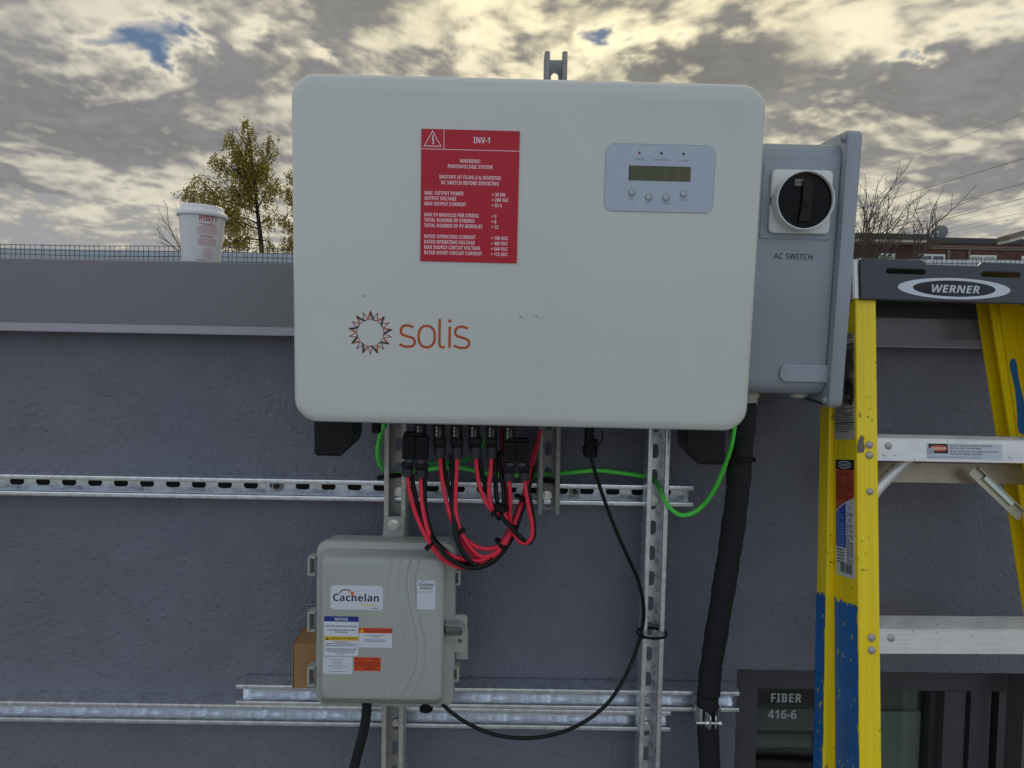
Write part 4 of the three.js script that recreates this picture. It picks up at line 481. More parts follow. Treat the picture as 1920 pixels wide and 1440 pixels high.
  solo('data_cable', tube([[0.1417, 1.5359, 0.1900], [0.1457, 1.5196, 0.1900], [0.1552, 1.4906, 0.1850], [0.1713, 1.4474, 0.1750], [0.1925, 1.3968, 0.1650], [0.2188, 1.3421, 0.1500], [0.2417, 1.2939, 0.1300], [0.2543, 1.2497, 0.1150], [0.2573, 1.2113, 0.1050], [0.2531, 1.1793, 0.1000], [0.2432, 1.1481, 0.1050], [0.2201, 1.1067, 0.1200], [0.1889, 1.0726, 0.1400], [0.1500, 1.0459, 0.1500], [0.1043, 1.0265, 0.1550], [0.0475, 1.0159, 0.1550], [-0.0095, 1.0181, 0.1500], [-0.0575, 1.0369, 0.1500], [-0.0882, 1.0568, 0.1500], [-0.1065, 1.0730, 0.1500]], 0.0034, { seg: 160, rad: 10 }), M.cableBlack, 'thin black data cable hanging in a wide loop from the inverter to the enclosure', 'cable');
  const corr = (r, p, d) => (l) => r + d * (0.5 + 0.5 * Math.sin(l / p * Math.PI * 2));
  solo('corrugated_conduit', tube([[-0.2404, 1.0748, 0.1500], [-0.2416, 1.0467, 0.1500], [-0.2475, 1.0145, 0.1500], [-0.2566, 0.9782, 0.1500], [-0.2658, 0.9390, 0.1500], [-0.2750, 0.8947, 0.1500], [-0.2851, 0.8123, 0.1450], [-0.2960, 0.6644, 0.1350], [-0.3022, 0.4671, 0.1200], [-0.3046, 0.1294, 0.1000]], corr(0.0080, 0.0052, 0.0012), { seg: 620, rad: 12 }), M.rubber, 'black corrugated conduit leaving the bottom of the grey enclosure', 'conduit');
  const sag = (l) => 0.0205 + 0.0006 * Math.sin(l * 60) + 0.0005 * Math.sin(l * 143 + 1) + 0.0004 * Math.sin(l * 391);
  solo('thick_conduit', tube([[0.4022, 1.6211, 0.1850], [0.4059, 1.5809, 0.1750], [0.4080, 1.5252, 0.1600], [0.4096, 1.4546, 0.1450], [0.4081, 1.3840, 0.1300], [0.4014, 1.2702, 0.1100], [0.3956, 1.1724, 0.0900], [0.3926, 1.0939, 0.0740], [0.3927, 1.0610, 0.0700]], sag, { seg: 150, rad: 24 }), M.rubber, 'thick black sleeve hanging from the switch box down to the metal clamp', 'conduit');
  solo('lower_conduit', tube([[0.3913, 1.0600, 0.0680], [0.3920, 1.0206, 0.0680], [0.3942, 0.9781, 0.0700], [0.3977, 0.9186, 0.0750], [0.4007, 0.8385, 0.0800], [0.4075, 0.6499, 0.0800], [0.4272, 0.1015, 0.0700]], (l) => 0.0198 + 0.0004 * Math.sin(l * 90), { seg: 90, rad: 24 }), M.rubber, 'thick black conduit running down out of the picture below the metal clamp', 'conduit');
  // strut clamp
  const kx = 0.3919, ky = 1.0227, cl = thing('pipe_clamp', 'zinc pipe clamp holding the thick black conduit to the loose channel', 'pipe clamp', [kx, ky, 0.068]);
  for (const q of [-1, 1]) {
    const p = Array.from({ length: 13 }, (_, i) => { const a = -1.1 + (q < 0 ? -1 : 1) * 0.0 + i / 12 * 2.0; return [q * 0.0222 * Math.cos(a), 0.0222 * Math.sin(a)]; });
    const s = [...p.map(([x, z]) => [x, z]), ...p.slice().reverse().map(([x, z]) => [x * 1.09, z * 1.09])], half = new THREE.ExtrudeGeometry(poly(s.map(([x, z]) => [x, -z])), { depth: 0.03, bevelEnabled: false }).rotateX(-Math.PI / 2).translate(0, -0.015, 0);
    const h = part('clamp_half', merge(half, at(extr(rr(0.024, 0.03, 0.009), 0.0022, 0.0005, 6).rotateY(q * Math.PI / 2 * 0.86), q * 0.0062, -0.001, 0.027)), M.zinc, cl);
    if (q > 0) { part('bolt', merge(at(cyl(0.0026, 0.0026, 0.046, 12).rotateZ(Math.PI / 2), -0.0075, -0.003, 0.033), at(cyl(0.0055, 0.0055, 0.005, 6).rotateZ(Math.PI / 2), 0.0135, -0.003, 0.033)), M.zinc, h); part('nut', at(cyl(0.0055, 0.0055, 0.005, 6).rotateZ(Math.PI / 2), -0.010, -0.003, 0.033), M.zinc, h); }
  }
  // cable ties: a band round what they hold and a small head
  const tie = (label, pos, r, dir, head, flatn = 1) => {
    const t = thing('cable_tie', label, 'cable tie', pos, [0, 0, dir], 'black cable ties');
    part('band', at(new THREE.TorusGeometry(r, 0.0013, 8, 36).scale(1, flatn, 2.2).rotateX(Math.PI / 2), 0, 0, 0), M.black, t);
    const hx = r * Math.cos(head), hz = r * Math.sin(head) * flatn; part('head', rbox(0.0085, 0.0085, 0.008, 0.0014, hx, 0, hz), M.black, t); return t;
  };
  tie('tie round the left red pair at the top right corner of the enclosure', [-0.124, 1.3774, 0.21], 0.009, 0.75, 2.4);
  tie('tie round the fourth red cable and its black neighbour', [-0.0773, 1.3973, 0.203], 0.0085, 0.55, 0.6);
  tie('tie at the lowest right of the red bundle', [-0.0059, 1.374, 0.19], 0.013, -0.7, 0.9);
  tie('tie on the rising bundle right of the cable knot', [0.0099, 1.4059, 0.18], 0.0125, -0.5, 1.2);
  tie('tie at the top of the rising bundle below the right double connector', [0.0248, 1.4516, 0.172], 0.009, -0.4, 1.0);
  { const k = tie('large knot of ties below the sixth red cable', [-0.0088, 1.4378, 0.196], 0.0125, -0.25, 1.3); part('wrap', at(rbox(0.021, 0.015, 0.018, 0.005), 0, 0, 0), M.black, k); part('tail', at(rbox(0.004, 0.018, 0.0016, 0.0006), -0.0085, -0.008, 0.010, 0, 0, -0.4), M.black, k); } tie('lower tie of the knot where the fifth red cable ends', [-0.0149, 1.4246, 0.195], 0.009, -0.9, 2.5);
  tie('tie on the red riser between the connectors', [-0.0079, 1.528, 0.172], 0.006, 0, 1.2);
  tie('tie on the green wire between the connectors', [-0.0993, 1.4951, 0.115], 0.008, 1.5, 1.4);
  tie('tie holding the green wire to the left upright', [-0.2168, 1.4651, 0.066], 0.024, 0.12, 2.5, 0.5);
  tie('tie holding the green wire to the middle upright', [0.0858, 1.4605, 0.062], 0.018, -0.1, 0.9, 0.9);
  tie('tie holding the data cable to the right upright', [0.28, 1.1777, 0.075], 0.028, 0, 2.5, 0.9);
  tie('tie round the thick black sleeve and the green wire', [0.4065, 1.5245, 0.162], 0.026, -0.05, 2.6, 1);
}
// ---------- stepladder, closed and leaning on the parapet ----------
{
  const l = thing('stepladder', 'yellow fibreglass stepladder with a dark cap and blue paint, leaning on the parapet', 'ladder', [0.7647, 1.8076, 0.1650]); l.rotation.set(-8 * Math.PI / 180, 2.7 * Math.PI / 180, -0.4 * Math.PI / 180, 'YXZ');
  const uvM = (g) => { const p = g.attributes.position, uv = g.attributes.uv; for (let i = 0; i < uv.count; i++) uv.setXY(i, p.getX(i) + p.getZ(i), p.getY(i)); return g; };
  const railGeo = (q, w, d, len) => { const t = 0.0036, o = 0.0022, pr = [[0, -d + o], [o, -d], [w, -d], [w, -d + t], [t, -d + t], [t, -t], [w, -t], [w, 0], [o, 0], [o * 0.3, -o * 0.3], [0, -o]].map(([x, z]) => [q * x, z]); return uvM(clean(new THREE.ExtrudeGeometry(poly(q > 0 ? pr : pr.reverse()), { depth: len + 0.05, bevelEnabled: false }).rotateX(Math.PI / 2).translate(0, 0.05, 0))); };
  const R = mulberry(31), LEN = 1.815, D = 0.077, RAIL = { 1: [0.173, 0.0204], [-1]: [0.178, 0.097] }, REAR = { 1: [0.1737, 0.0433], [-1]: [0.165, 0.1105] };
  const blob = (z0, z1, y1, y0, jag, holes) => {   // ragged patch of paint in (z, y)
    const pts = [], n = 26; for (let i = 0; i <= n; i++) pts.push([z0 + (z1 - z0) * i / n, y1 + (R() - 0.5) * jag * 2]); for (let i = 0; i <= 90; i++) pts.push([z1 - (R() < 0.3 ? R() * jag : R() * jag * 0.35), y1 + (y0 - y1) * (i + 0.5) / 91]); for (let i = 0; i <= 60; i++) pts.push([z0 + R() * jag * 0.2, y0 + (y1 - y0) * (i + 0.5) / 61]);
    const s = poly(pts); for (let i = 0; i < holes; i++) { const h = new THREE.Path(), cx = z0 + (z1 - z0) * (0.15 + R() * 0.7), cy = y1 + (y0 - y1) * (0.03 + R() * 0.5), rx = 0.0006 + R() * 0.0016, ry = rx * (1 + R() * 2.4); h.absellipse(cx, cy, rx, ry, 0, Math.PI * 2, true, R() - 0.5); s.holes.push(h); }
    return new THREE.ShapeGeometry(s, 6);
  };
  const rail = (q) => {
    const g = new THREE.Group(); g.name = 'rail'; g.position.set(-q * RAIL[q][0], 0, 0); g.rotation.z = -q * RAIL[q][1]; l.add(g);
    part('channel', railGeo(q, 0.0355, D, LEN), M.yellow, g);
    part('rubber_foot', rbox(0.042, 0.05, D + 0.008, 0.004, q * 0.018, -LEN + 0.015, -D / 2), M.black, g);
    return g;
  };
  const rear = (q) => { const g = new THREE.Group(); g.name = 'rear_rail'; g.position.set(-q * REAR[q][0], 0, -D - 0.004); g.rotation.z = -q * REAR[q][1]; l.add(g); part('channel', railGeo(q, 0.036, 0.036, LEN - 0.02), M.yellow, g); part('rubber_foot', rbox(0.04, 0.04, 0.044, 0.004, q * 0.018, -LEN + 0.035, -0.018), M.black, g); return g; };
  const a = rail(1), b = rail(-1), c = rear(1), d = rear(-1);
  const py = -0.5215;
  const paint = (g, z0, z1, y1, y0, q, x, holes) => part('paint_patch', blob(z0, z1, y1, y0, 0.0055, holes).rotateY(-Math.PI / 2).translate(x, 0, 0), new THREE.MeshPhysicalMaterial({ color: M.bluePaint.color, roughness: 0.5, map: paintCol, side: THREE.DoubleSide }), g);
  paint(a, -D + 0.001, -0.0005, py, -LEN + 0.25, 1, -0.0006, 44); paint(c, -0.0355, -0.001, py + 0.004, -LEN + 0.25, 1, -0.0006, 22);
  { const B = [[0.1534, -0.1001, -0.0730], [0.1568, -0.0922, -0.0730], [0.1620, -0.0901, -0.0730], [0.1658, -0.0959, -0.0730], [0.1692, -0.1271, -0.0730], [0.1771, -0.1679, -0.0730], [0.1872, -0.2045, -0.0730], [0.1901, -0.2256, -0.0730], [0.1659, -0.2261, -0.0730], [0.1630, -0.1856, -0.0730], [0.1611, -0.1468, -0.0730]], s = poly(spline2(B, 50, true)); part('paint_patch', new THREE.ShapeGeometry(s).translate(0, 0, -D + 0.0042), new THREE.MeshPhysicalMaterial({ color: M.bluePaint.color, roughness: 0.5, side: THREE.DoubleSide }), l); }
  // worn labels on the outer face of the left rail
  const side = (y1, y0, z0, z1, tex, extra) => { const [g, m] = flatPlate(z1 - z0, y1 - y0, 0.001, 0.0006, tex, 0.5, extra); return part('side_label', g, m, a, [-0.0001, (y0 + y1) / 2, (z0 + z1) / 2], [0, -Math.PI / 2, 0]); };
  const rows = (x, r, w, y0, y1, st, col) => { for (let y = y0; y < y1; y += st) { x.fillStyle = col; let u = 8 + r() * 4; const end = w - 10 - (r() < 0.25 ? r() * w * 0.5 : 0); while (u < end) { const n = 4 + r() * 14; x.fillRect(u, y, Math.min(n, end - u), st * 0.5); u += n + 3; } } };
  side(-0.0611, -0.2445, -0.072, -0.006, cv(200, 560, (x, w, h) => { const r = mulberry(2); x.fillStyle = '#b9b7ae'; x.fillRect(0, 0, w, h); rows(x, r, w, 12, 190, 11, '#4a4842'); rows(x, r, w, 240, 520, 12, '#33322e'); for (const y of [60, 200, 300, 470]) { x.fillStyle = '#1c1b19'; x.fillRect(0, y, w, 6); } for (let i = 0; i < 260; i++) { const t = r(); x.fillStyle = `rgba(${60 + r() * 40},${52 + r() * 30},${34 + r() * 20},${0.12 + r() * 0.25})`; x.beginPath(); x.ellipse(60 + r() * 140, 90 + t * 260 + (r() - 0.5) * 60, 6 + r() * 26, 4 + r() * 18, r() * 3, 0, 7); x.fill(); } for (let i = 0; i < 40; i++) { x.fillStyle = `rgba(20,18,14,${0.2 + r() * 0.4})`; x.beginPath(); x.ellipse(120 + r() * 60, 240 + r() * 130, 4 + r() * 14, 4 + r() * 20, r() * 3, 0, 7); x.fill(); } }));
  side(-0.2795, -0.4772, -0.069, -0.009, cv(200, 720, (x, w, h) => {
    const r = mulberry(6); x.fillStyle = '#c6c9c8'; x.fillRect(0, 0, w, h); x.fillStyle = '#15161a'; x.fillRect(0, 0, w, 62); x.strokeStyle = '#b8c2cc'; x.lineWidth = 7; x.beginPath(); x.ellipse(w / 2, 32, 66, 21, 0, 0, 7); x.stroke(); x.fillStyle = '#c7d0d8'; x.font = 'bold italic 27px sans-serif'; x.textAlign = 'center'; x.textBaseline = 'middle'; x.fillText('WERNER', w / 2, 33, 92);
    x.fillStyle = '#b04a2c'; x.fillRect(0, 62, w, 260); x.fillStyle = '#4b1a10'; for (let i = 0; i < 4; i++) { x.beginPath(); for (let k = 0; k < 10; k++) { const a2 = k * Math.PI / 5 - Math.PI / 2, R2 = k % 2 ? 6 : 15; x.lineTo(28 + i * 34 + Math.cos(a2) * R2, 92 + Math.sin(a2) * R2); } x.fill(); }
    rows(x, r, 110, 120, 245, 14, '#5c1f12'); x.save(); x.translate(100, 0); rows(x, r, 96, 120, 240, 17, '#5c1f12'); x.restore();
    x.fillStyle = '#2749a8'; x.beginPath(); x.moveTo(0, 322); x.quadraticCurveTo(80, 262, 112, 258); x.lineTo(112, 545); x.lineTo(0, 545); x.fill(); x.fillStyle = '#c6c9c8'; x.beginPath(); x.moveTo(112, 270); x.quadraticCurveTo(160, 250, 200, 235); x.lineTo(200, 545); x.lineTo(112, 545); x.fill(); x.strokeStyle = '#c6c9c8'; x.lineWidth = 8; x.beginPath(); x.moveTo(0, 330); x.quadraticCurveTo(80, 268, 200, 236); x.stroke();
    rows(x, r, 104, 325, 535, 17, 'rgba(200,215,240,0.5)'); x.fillStyle = '#1c1e22'; x.font = 'bold 27px sans-serif'; for (const [s, y] of [["6'", 300], ['1.83m', 334], ["10'", 372], ['3.05m', 403], ["3'10\"", 438], ['1.17m', 468]]) x.fillText(s, 154, y, 66); x.fillStyle = '#55606a'; for (const y of [350, 418, 482]) x.fillRect(116, y, 80, 2);
    x.save(); x.translate(112, 0); rows(x, r, 84, 492, 640, 15, '#2a2c30'); x.restore(); rows(x, r, 100, 556, 640, 19, '#33363a'); for (let u = 46; u < 168; u += 2 + r() * 4) { x.fillStyle = '#17181a'; x.fillRect(u, 640, 1 + r() * 3, 58); }
  }));
  // dark cap: hollow tray with two hand slots, end plates and an oval badge
  const cw = 0.168, y1 = 0.0646, y0 = -0.0079, dip = 0.0075, dx = -0.0033, face = poly([[-cw, y0], [cw, y0], [cw, y1 - 0.003], [cw - 0.003, y1], [dx + 0.053, y1], [dx + 0.046, y1 - dip], [dx - 0.046, y1 - dip], [dx - 0.053, y1], [-cw + 0.003, y1], [-cw, y1 - 0.003]]);
  for (const [sx0, sx1, sy] of [[-0.1214, -0.0525, 0.043], [0.0472, 0.1171, 0.0428]]) { const r = 0.0038, h = new THREE.Path(); h.moveTo(sx0 + r, sy - r); h.lineTo(sx1 - r, sy - r); h.absarc(sx1 - r, sy, r, -Math.PI / 2, Math.PI / 2); h.lineTo(sx0 + r, sy + r); h.absarc(sx0 + r, sy, r, Math.PI / 2, Math.PI * 1.5); face.holes.push(h); }
  const cap = part('cap', merge(extr(face, 0.007, 0.0024, 6, 3).translate(0, 0, 0.001), box(2 * cw - 0.006, 0.005, 0.122, 0, y1 - 0.0105, -0.060), box(2 * cw - 0.006, y1 - y0 - 0.012, 0.005, 0, (y0 + y1) / 2 - 0.008, -0.119)), M.cap, l);
  for (const q of [-1, 1]) { const ep = part('end_plate', rbox(0.0025, y1 - y0 - 0.004, 0.11, 0.001, q * (cw + 0.0085), (y0 + y1) / 2, -0.053), M.alu, cap); part('rivet', merge(...[[0.018, -0.02], [-0.016, -0.02], [0.0, -0.09]].map(([yy, zz]) => new THREE.SphereGeometry(0.006, 14, 8).scale(0.55, 1, 1).translate(q * (cw + 0.0102), (y0 + y1) / 2 + yy, zz))), M.rivet, ep); }
  for (const q of [-1, 1]) part('end_bar', box(0.0062, y1 - y0 - 0.006, 0.006, q * (cw + 0.0042), (y0 + y1) / 2, 0), M.alu, cap);
  const bx = -0.003, by = 0.0154, rx = 0.0969 - bx, ry = rx * 0.186, el = (kx, ky) => { const s = new THREE.Shape(); s.absellipse(0, 0, rx * kx, ry * ky, 0, Math.PI * 2, false, 0); return s; };
  const badgeS = el(1, 1), bh = new THREE.Path(); bh.absellipse(0, 0, rx * 0.735, ry * 0.75, 0, Math.PI * 2, true, 0); badgeS.holes.push(bh);
  const badge = part('badge', extr(badgeS, 0.0022, 0.0007, 40).translate(bx, by, 0.0069), M.silverBadge, cap); part('badge_shadow_plate', extr(el(1.015, 1.06), 0.0012, 0.0004, 40).translate(bx, by - 0.0006, 0.0068), M.cap, badge);
  const wt = cv(640, 112, (x, w, h) => { x.clearRect(0, 0, w, h); x.fillStyle = '#c9d2dc'; x.font = 'bold italic 118px sans-serif'; x.textAlign = 'center'; x.textBaseline = 'middle'; x.fillText('WERNER', w / 2, h / 2 + 3, w - 16); }), tw = (0.0578 - -0.0579);
  part('badge_lettering', new THREE.PlaneGeometry(tw, tw * 0.152), mat(L(1, 1, 1), 0.5, 0, { map: wt, transparent: true, alphaTest: 0.4 }), badge, [bx + 0.0005, by, 0.0084]);
  // treads with ridges; horizontal in the leaning ladder
  const sy = -0.2798, sp = sy - -0.5944, sh = 0.0365;
  const stepLabel = cv(760, 180, (x, w, h) => { const r = mulberry(21); x.fillStyle = '#c3c9d4'; x.fillRect(0, 0, w, h); x.fillStyle = '#1a1a1c'; x.fillRect(16, 6, 196, 112); x.fillStyle = '#c2471f'; x.beginPath(); x.ellipse(118, 58, 88, 36, 0, 0, 7); x.fill(); x.fillStyle = '#e8e2da'; x.font = 'bold 46px sans-serif'; x.textAlign = 'center'; x.textBaseline = 'middle'; x.fillText('DANGER', 116, 60, 150); x.fillStyle = '#9fa8b4'; x.fillRect(0, 60, 70, 70); x.textAlign = 'left'; x.fillStyle = '#23272e'; x.font = 'bold italic 30px sans-serif'; x.fillText('DO NOT STAND AT OR ABOVE THIS LEVEL.', 226, 24, 440); x.fillText('YOU CAN LOSE YOUR BALANCE.', 226, 54, 330); x.fillText('Ne vous tenez pas sur ou en dessus de ce barreau,', 226, 88, 500); x.fillText('VOUS POUVEZ PERDRE L\'EQUILIBRE.', 226, 120, 330); rows(x, r, 560, 150, 165, 14, '#8190a4'); });
  for (let i = 0; i < 5; i++) {
    const y = sy - sp * i, hl = RAIL[1][0] - RAIL[1][1] * y - 0.0045, hr = RAIL[-1][0] - RAIL[-1][1] * y - 0.0045, hw = (hl + hr) / 2, mx = (hr - hl) / 2, g = [];
    g.push(box(2 * hw, sh, 0.0024, mx, y + sh / 2, -0.0052)); const tread = []; tread.push(box(2 * hw, 0.0024, 0.068, mx, -0.0012, -0.034)); for (let k = 0; k < 9; k++) tread.push(box(2 * hw, 0.0016, 0.003, mx, 0.0007, -0.005 - k * 0.0072)); tread.push(box(2 * hw, 0.02, 0.0024, mx, -0.011, -0.0665));
    g.push(at(merge(tread), 0, y + sh, -0.0042, 8 * Math.PI / 180, 0, 0));
    const st = part('step', uvM(merge(g)), M.alu, l);
    for (const q of [-1, 1]) part('rivet', new THREE.SphereGeometry(0.0062, 16, 10).scale(1, 1, 0.5).translate(mx + q * (hw - 0.053), y + sh * 0.68, -0.0038), M.rivet, st);
    if (!i) { const [g2, m2] = flatPlate(0.0778 - -0.0543, 0.0262, 0.0006, 0.0005, stepLabel, 0.45); part('step_label', g2, m2, st, [0.0115, -0.262, -0.0039]); }
    for (const q of [-1, 1]) for (const yy of i ? [0.027, 0.007] : [0.0265, 0.009]) part('rivet', new THREE.SphereGeometry(0.0066, 18, 10).scale(1, 1, 0.6).translate(q * 0.0215, y + yy, 0.0003), M.rivet, q > 0 ? a : b), l.userData;
  }
  for (const r of a.children) if (r.name === 'rivet') r.position.y += 0;
  for (const g of [a, b]) part('rivet', new THREE.SphereGeometry(0.0062, 16, 10).scale(1, 1, 0.6).translate(g === a ? 0.0215 : -0.0215, -0.3309, 0.0003), M.rivet, g);
  part('torn_tape', extr(poly([[0.003, 0.004], [0.008, 0.012], [0.013, 0.008], [0.011, 0.0], [0.014, -0.008], [0.011, -0.017], [0.001, -0.018], [0.0005, -0.006]]), 0.0006), mat(L(0.16, 0.145, 0.13), 0.85), a, [0, -0.2496, 0.0004]);
  // rear brace and folded spreaders
  const rbY = -0.3003, rbH = -0.2821 - -0.3184, rbL = REAR[1][0] - REAR[1][1] * rbY, rbR = REAR[-1][0] - REAR[-1][1] * rbY;
  part('rear_brace', uvM(clean(rbox(rbL + rbR - 0.02, rbH, 0.003, 0.001, (rbR - rbL) / 2, rbY, -0.0795))), M.braceAlu, l);
  part('rear_brace', uvM(clean(rbox(rbL + rbR + 0.05, rbH, 0.003, 0.001, (rbR - rbL) / 2 + 0.02, rbY - 0.6, -0.0795))), M.alu, l);
  part('spreader', tube([[-0.1317, -0.344, -0.045], [-0.1139, -0.3227, -0.045], [-0.0525, -0.2645, -0.045]], 0.0105, { seg: 24, rad: 14 }), M.alu, l);
  const s0 = [0.0616, -0.2962, -0.055], s1 = [0.1418, -0.3714, -0.055], an = Math.atan2(s1[1] - s0[1], s1[0] - s0[0]), sl = Math.hypot(s1[0] - s0[0], s1[1] - s0[1]);
  const spr = part('spreader', at(merge(extr(rr(sl + 0.01, 0.020, 0.006), 0.002, 0.0004, 5), box(sl, 0.002, 0.008, 0, 0.0095, 0.004)), (s0[0] + s1[0]) / 2, (s0[1] + s1[1]) / 2, -0.055, 0, 0, an), mat(L(0.45, 0.43, 0.33), 0.4, 0.8), l);
  part('spreader_highlight', at(rbox(sl * 0.62, 0.009, 0.004, 0.001), (s0[0] + s1[0]) / 2 + 0.002, (s0[1] + s1[1]) / 2 + 0.0045, -0.0505, 0, 0, an), mat(L(0.62, 0.68, 0.62), 0.4, 0.5), spr);  // pale green strip paints the highlight along the right spreader
  part('rear_dark_band', box(0.034, 0.07, 0.0015, 0, 0, 0), mat(L(0.012, 0.016, 0.012), 0.7), d, [-0.018, -0.5026 - 0.002, 0.0012]);  // near-black band on the front of the right rear rail
}

// ---------- paper cup on the parapet ----------
{
  const cx = -0.6188, y0 = 1.8628 + 0.0035, c = thing('paper_cup', 'white paper coffee cup with red print and a plastic lid, standing on the parapet', 'cup', [cx, y0, -0.045], [0.01, 0, -0.03]);
  const print = cv(1536, 512, (x, w, h) => {
    x.fillStyle = '#e6e7e8'; x.fillRect(0, 0, w, h); const ux = 118, r = mulberry(5); x.fillStyle = x.strokeStyle = '#b3122e'; x.save(); x.translate(ux + 42, 92); x.rotate(-0.02); x.font = 'bold italic 98px serif'; x.textAlign = 'center'; x.fillText("Wendy's", 0, 6, 205); x.lineWidth = 2.5; x.strokeText("Wendy's", 0, 6, 205); x.restore();
    const line = (y, a, b, hh, al) => { x.fillStyle = `rgba(168,28,50,${al})`; let u = a; while (u < b) { const n = 4 + r() * 12; x.fillRect(u, y, Math.min(n, b - u), hh); u += n + 2.5; } };
    line(124, ux - 50, ux + 150, 8, 0.85); line(140, ux - 20, ux + 140, 8, 0.85); for (let k = 0; k < 6; k++) line(158 + k * 11, ux - 66, ux + 160, 5, 0.6); line(236, ux - 46, ux + 130, 8, 0.85); line(252, ux - 30, ux + 120, 8, 0.85); for (let k = 0; k < 7; k++) line(272 + k * 10, ux - 60, ux + 160, 5, 0.6);
    x.strokeStyle = 'rgba(176,60,76,0.7)'; x.lineWidth = 3; x.strokeRect(ux, 366, 120, 96); for (let k = 0; k < 6; k++) line(382 + k * 13, ux + 12, ux + 104, 6, 0.5); line(480, ux - 70, ux + 60, 9, 0.8);
  });
  c.scale.setScalar(0.94); const H = 0.104, body = new THREE.LatheGeometry([[0.0345, 0], [0.0365, 0], [0.0372, 0.004], [0.0465, H], [0.0475, H + 0.001], [0.0475, H + 0.003], [0.0455, H + 0.002]].map((p) => new THREE.Vector2(...p)), 64); { const uv = body.attributes.uv, p = body.attributes.position; for (let i = 0; i < uv.count; i++) uv.setY(i, p.getY(i) / (H + 0.003)); }
  print.wrapS = THREE.RepeatWrapping; print.offset.x = 0; part('cup_body', body, mat(L(0.92, 0.92, 0.93), 0.55, 0, { map: print }), c);
  part('cup_lid', new THREE.LatheGeometry([[0.048, H - 0.006], [0.0503, H - 0.005], [0.0508, H - 0.001], [0.0495, H + 0.003], [0.0478, H + 0.0045], [0.0438, H + 0.0052], [0.0428, H + 0.014], [0.0418, H + 0.0168], [0.0395, H + 0.0175], [0.038, H + 0.0145], [0.0, H + 0.0145]].map((p) => new THREE.Vector2(...p)), 64), mat(L(0.82, 0.83, 0.85), 0.35), c);
}

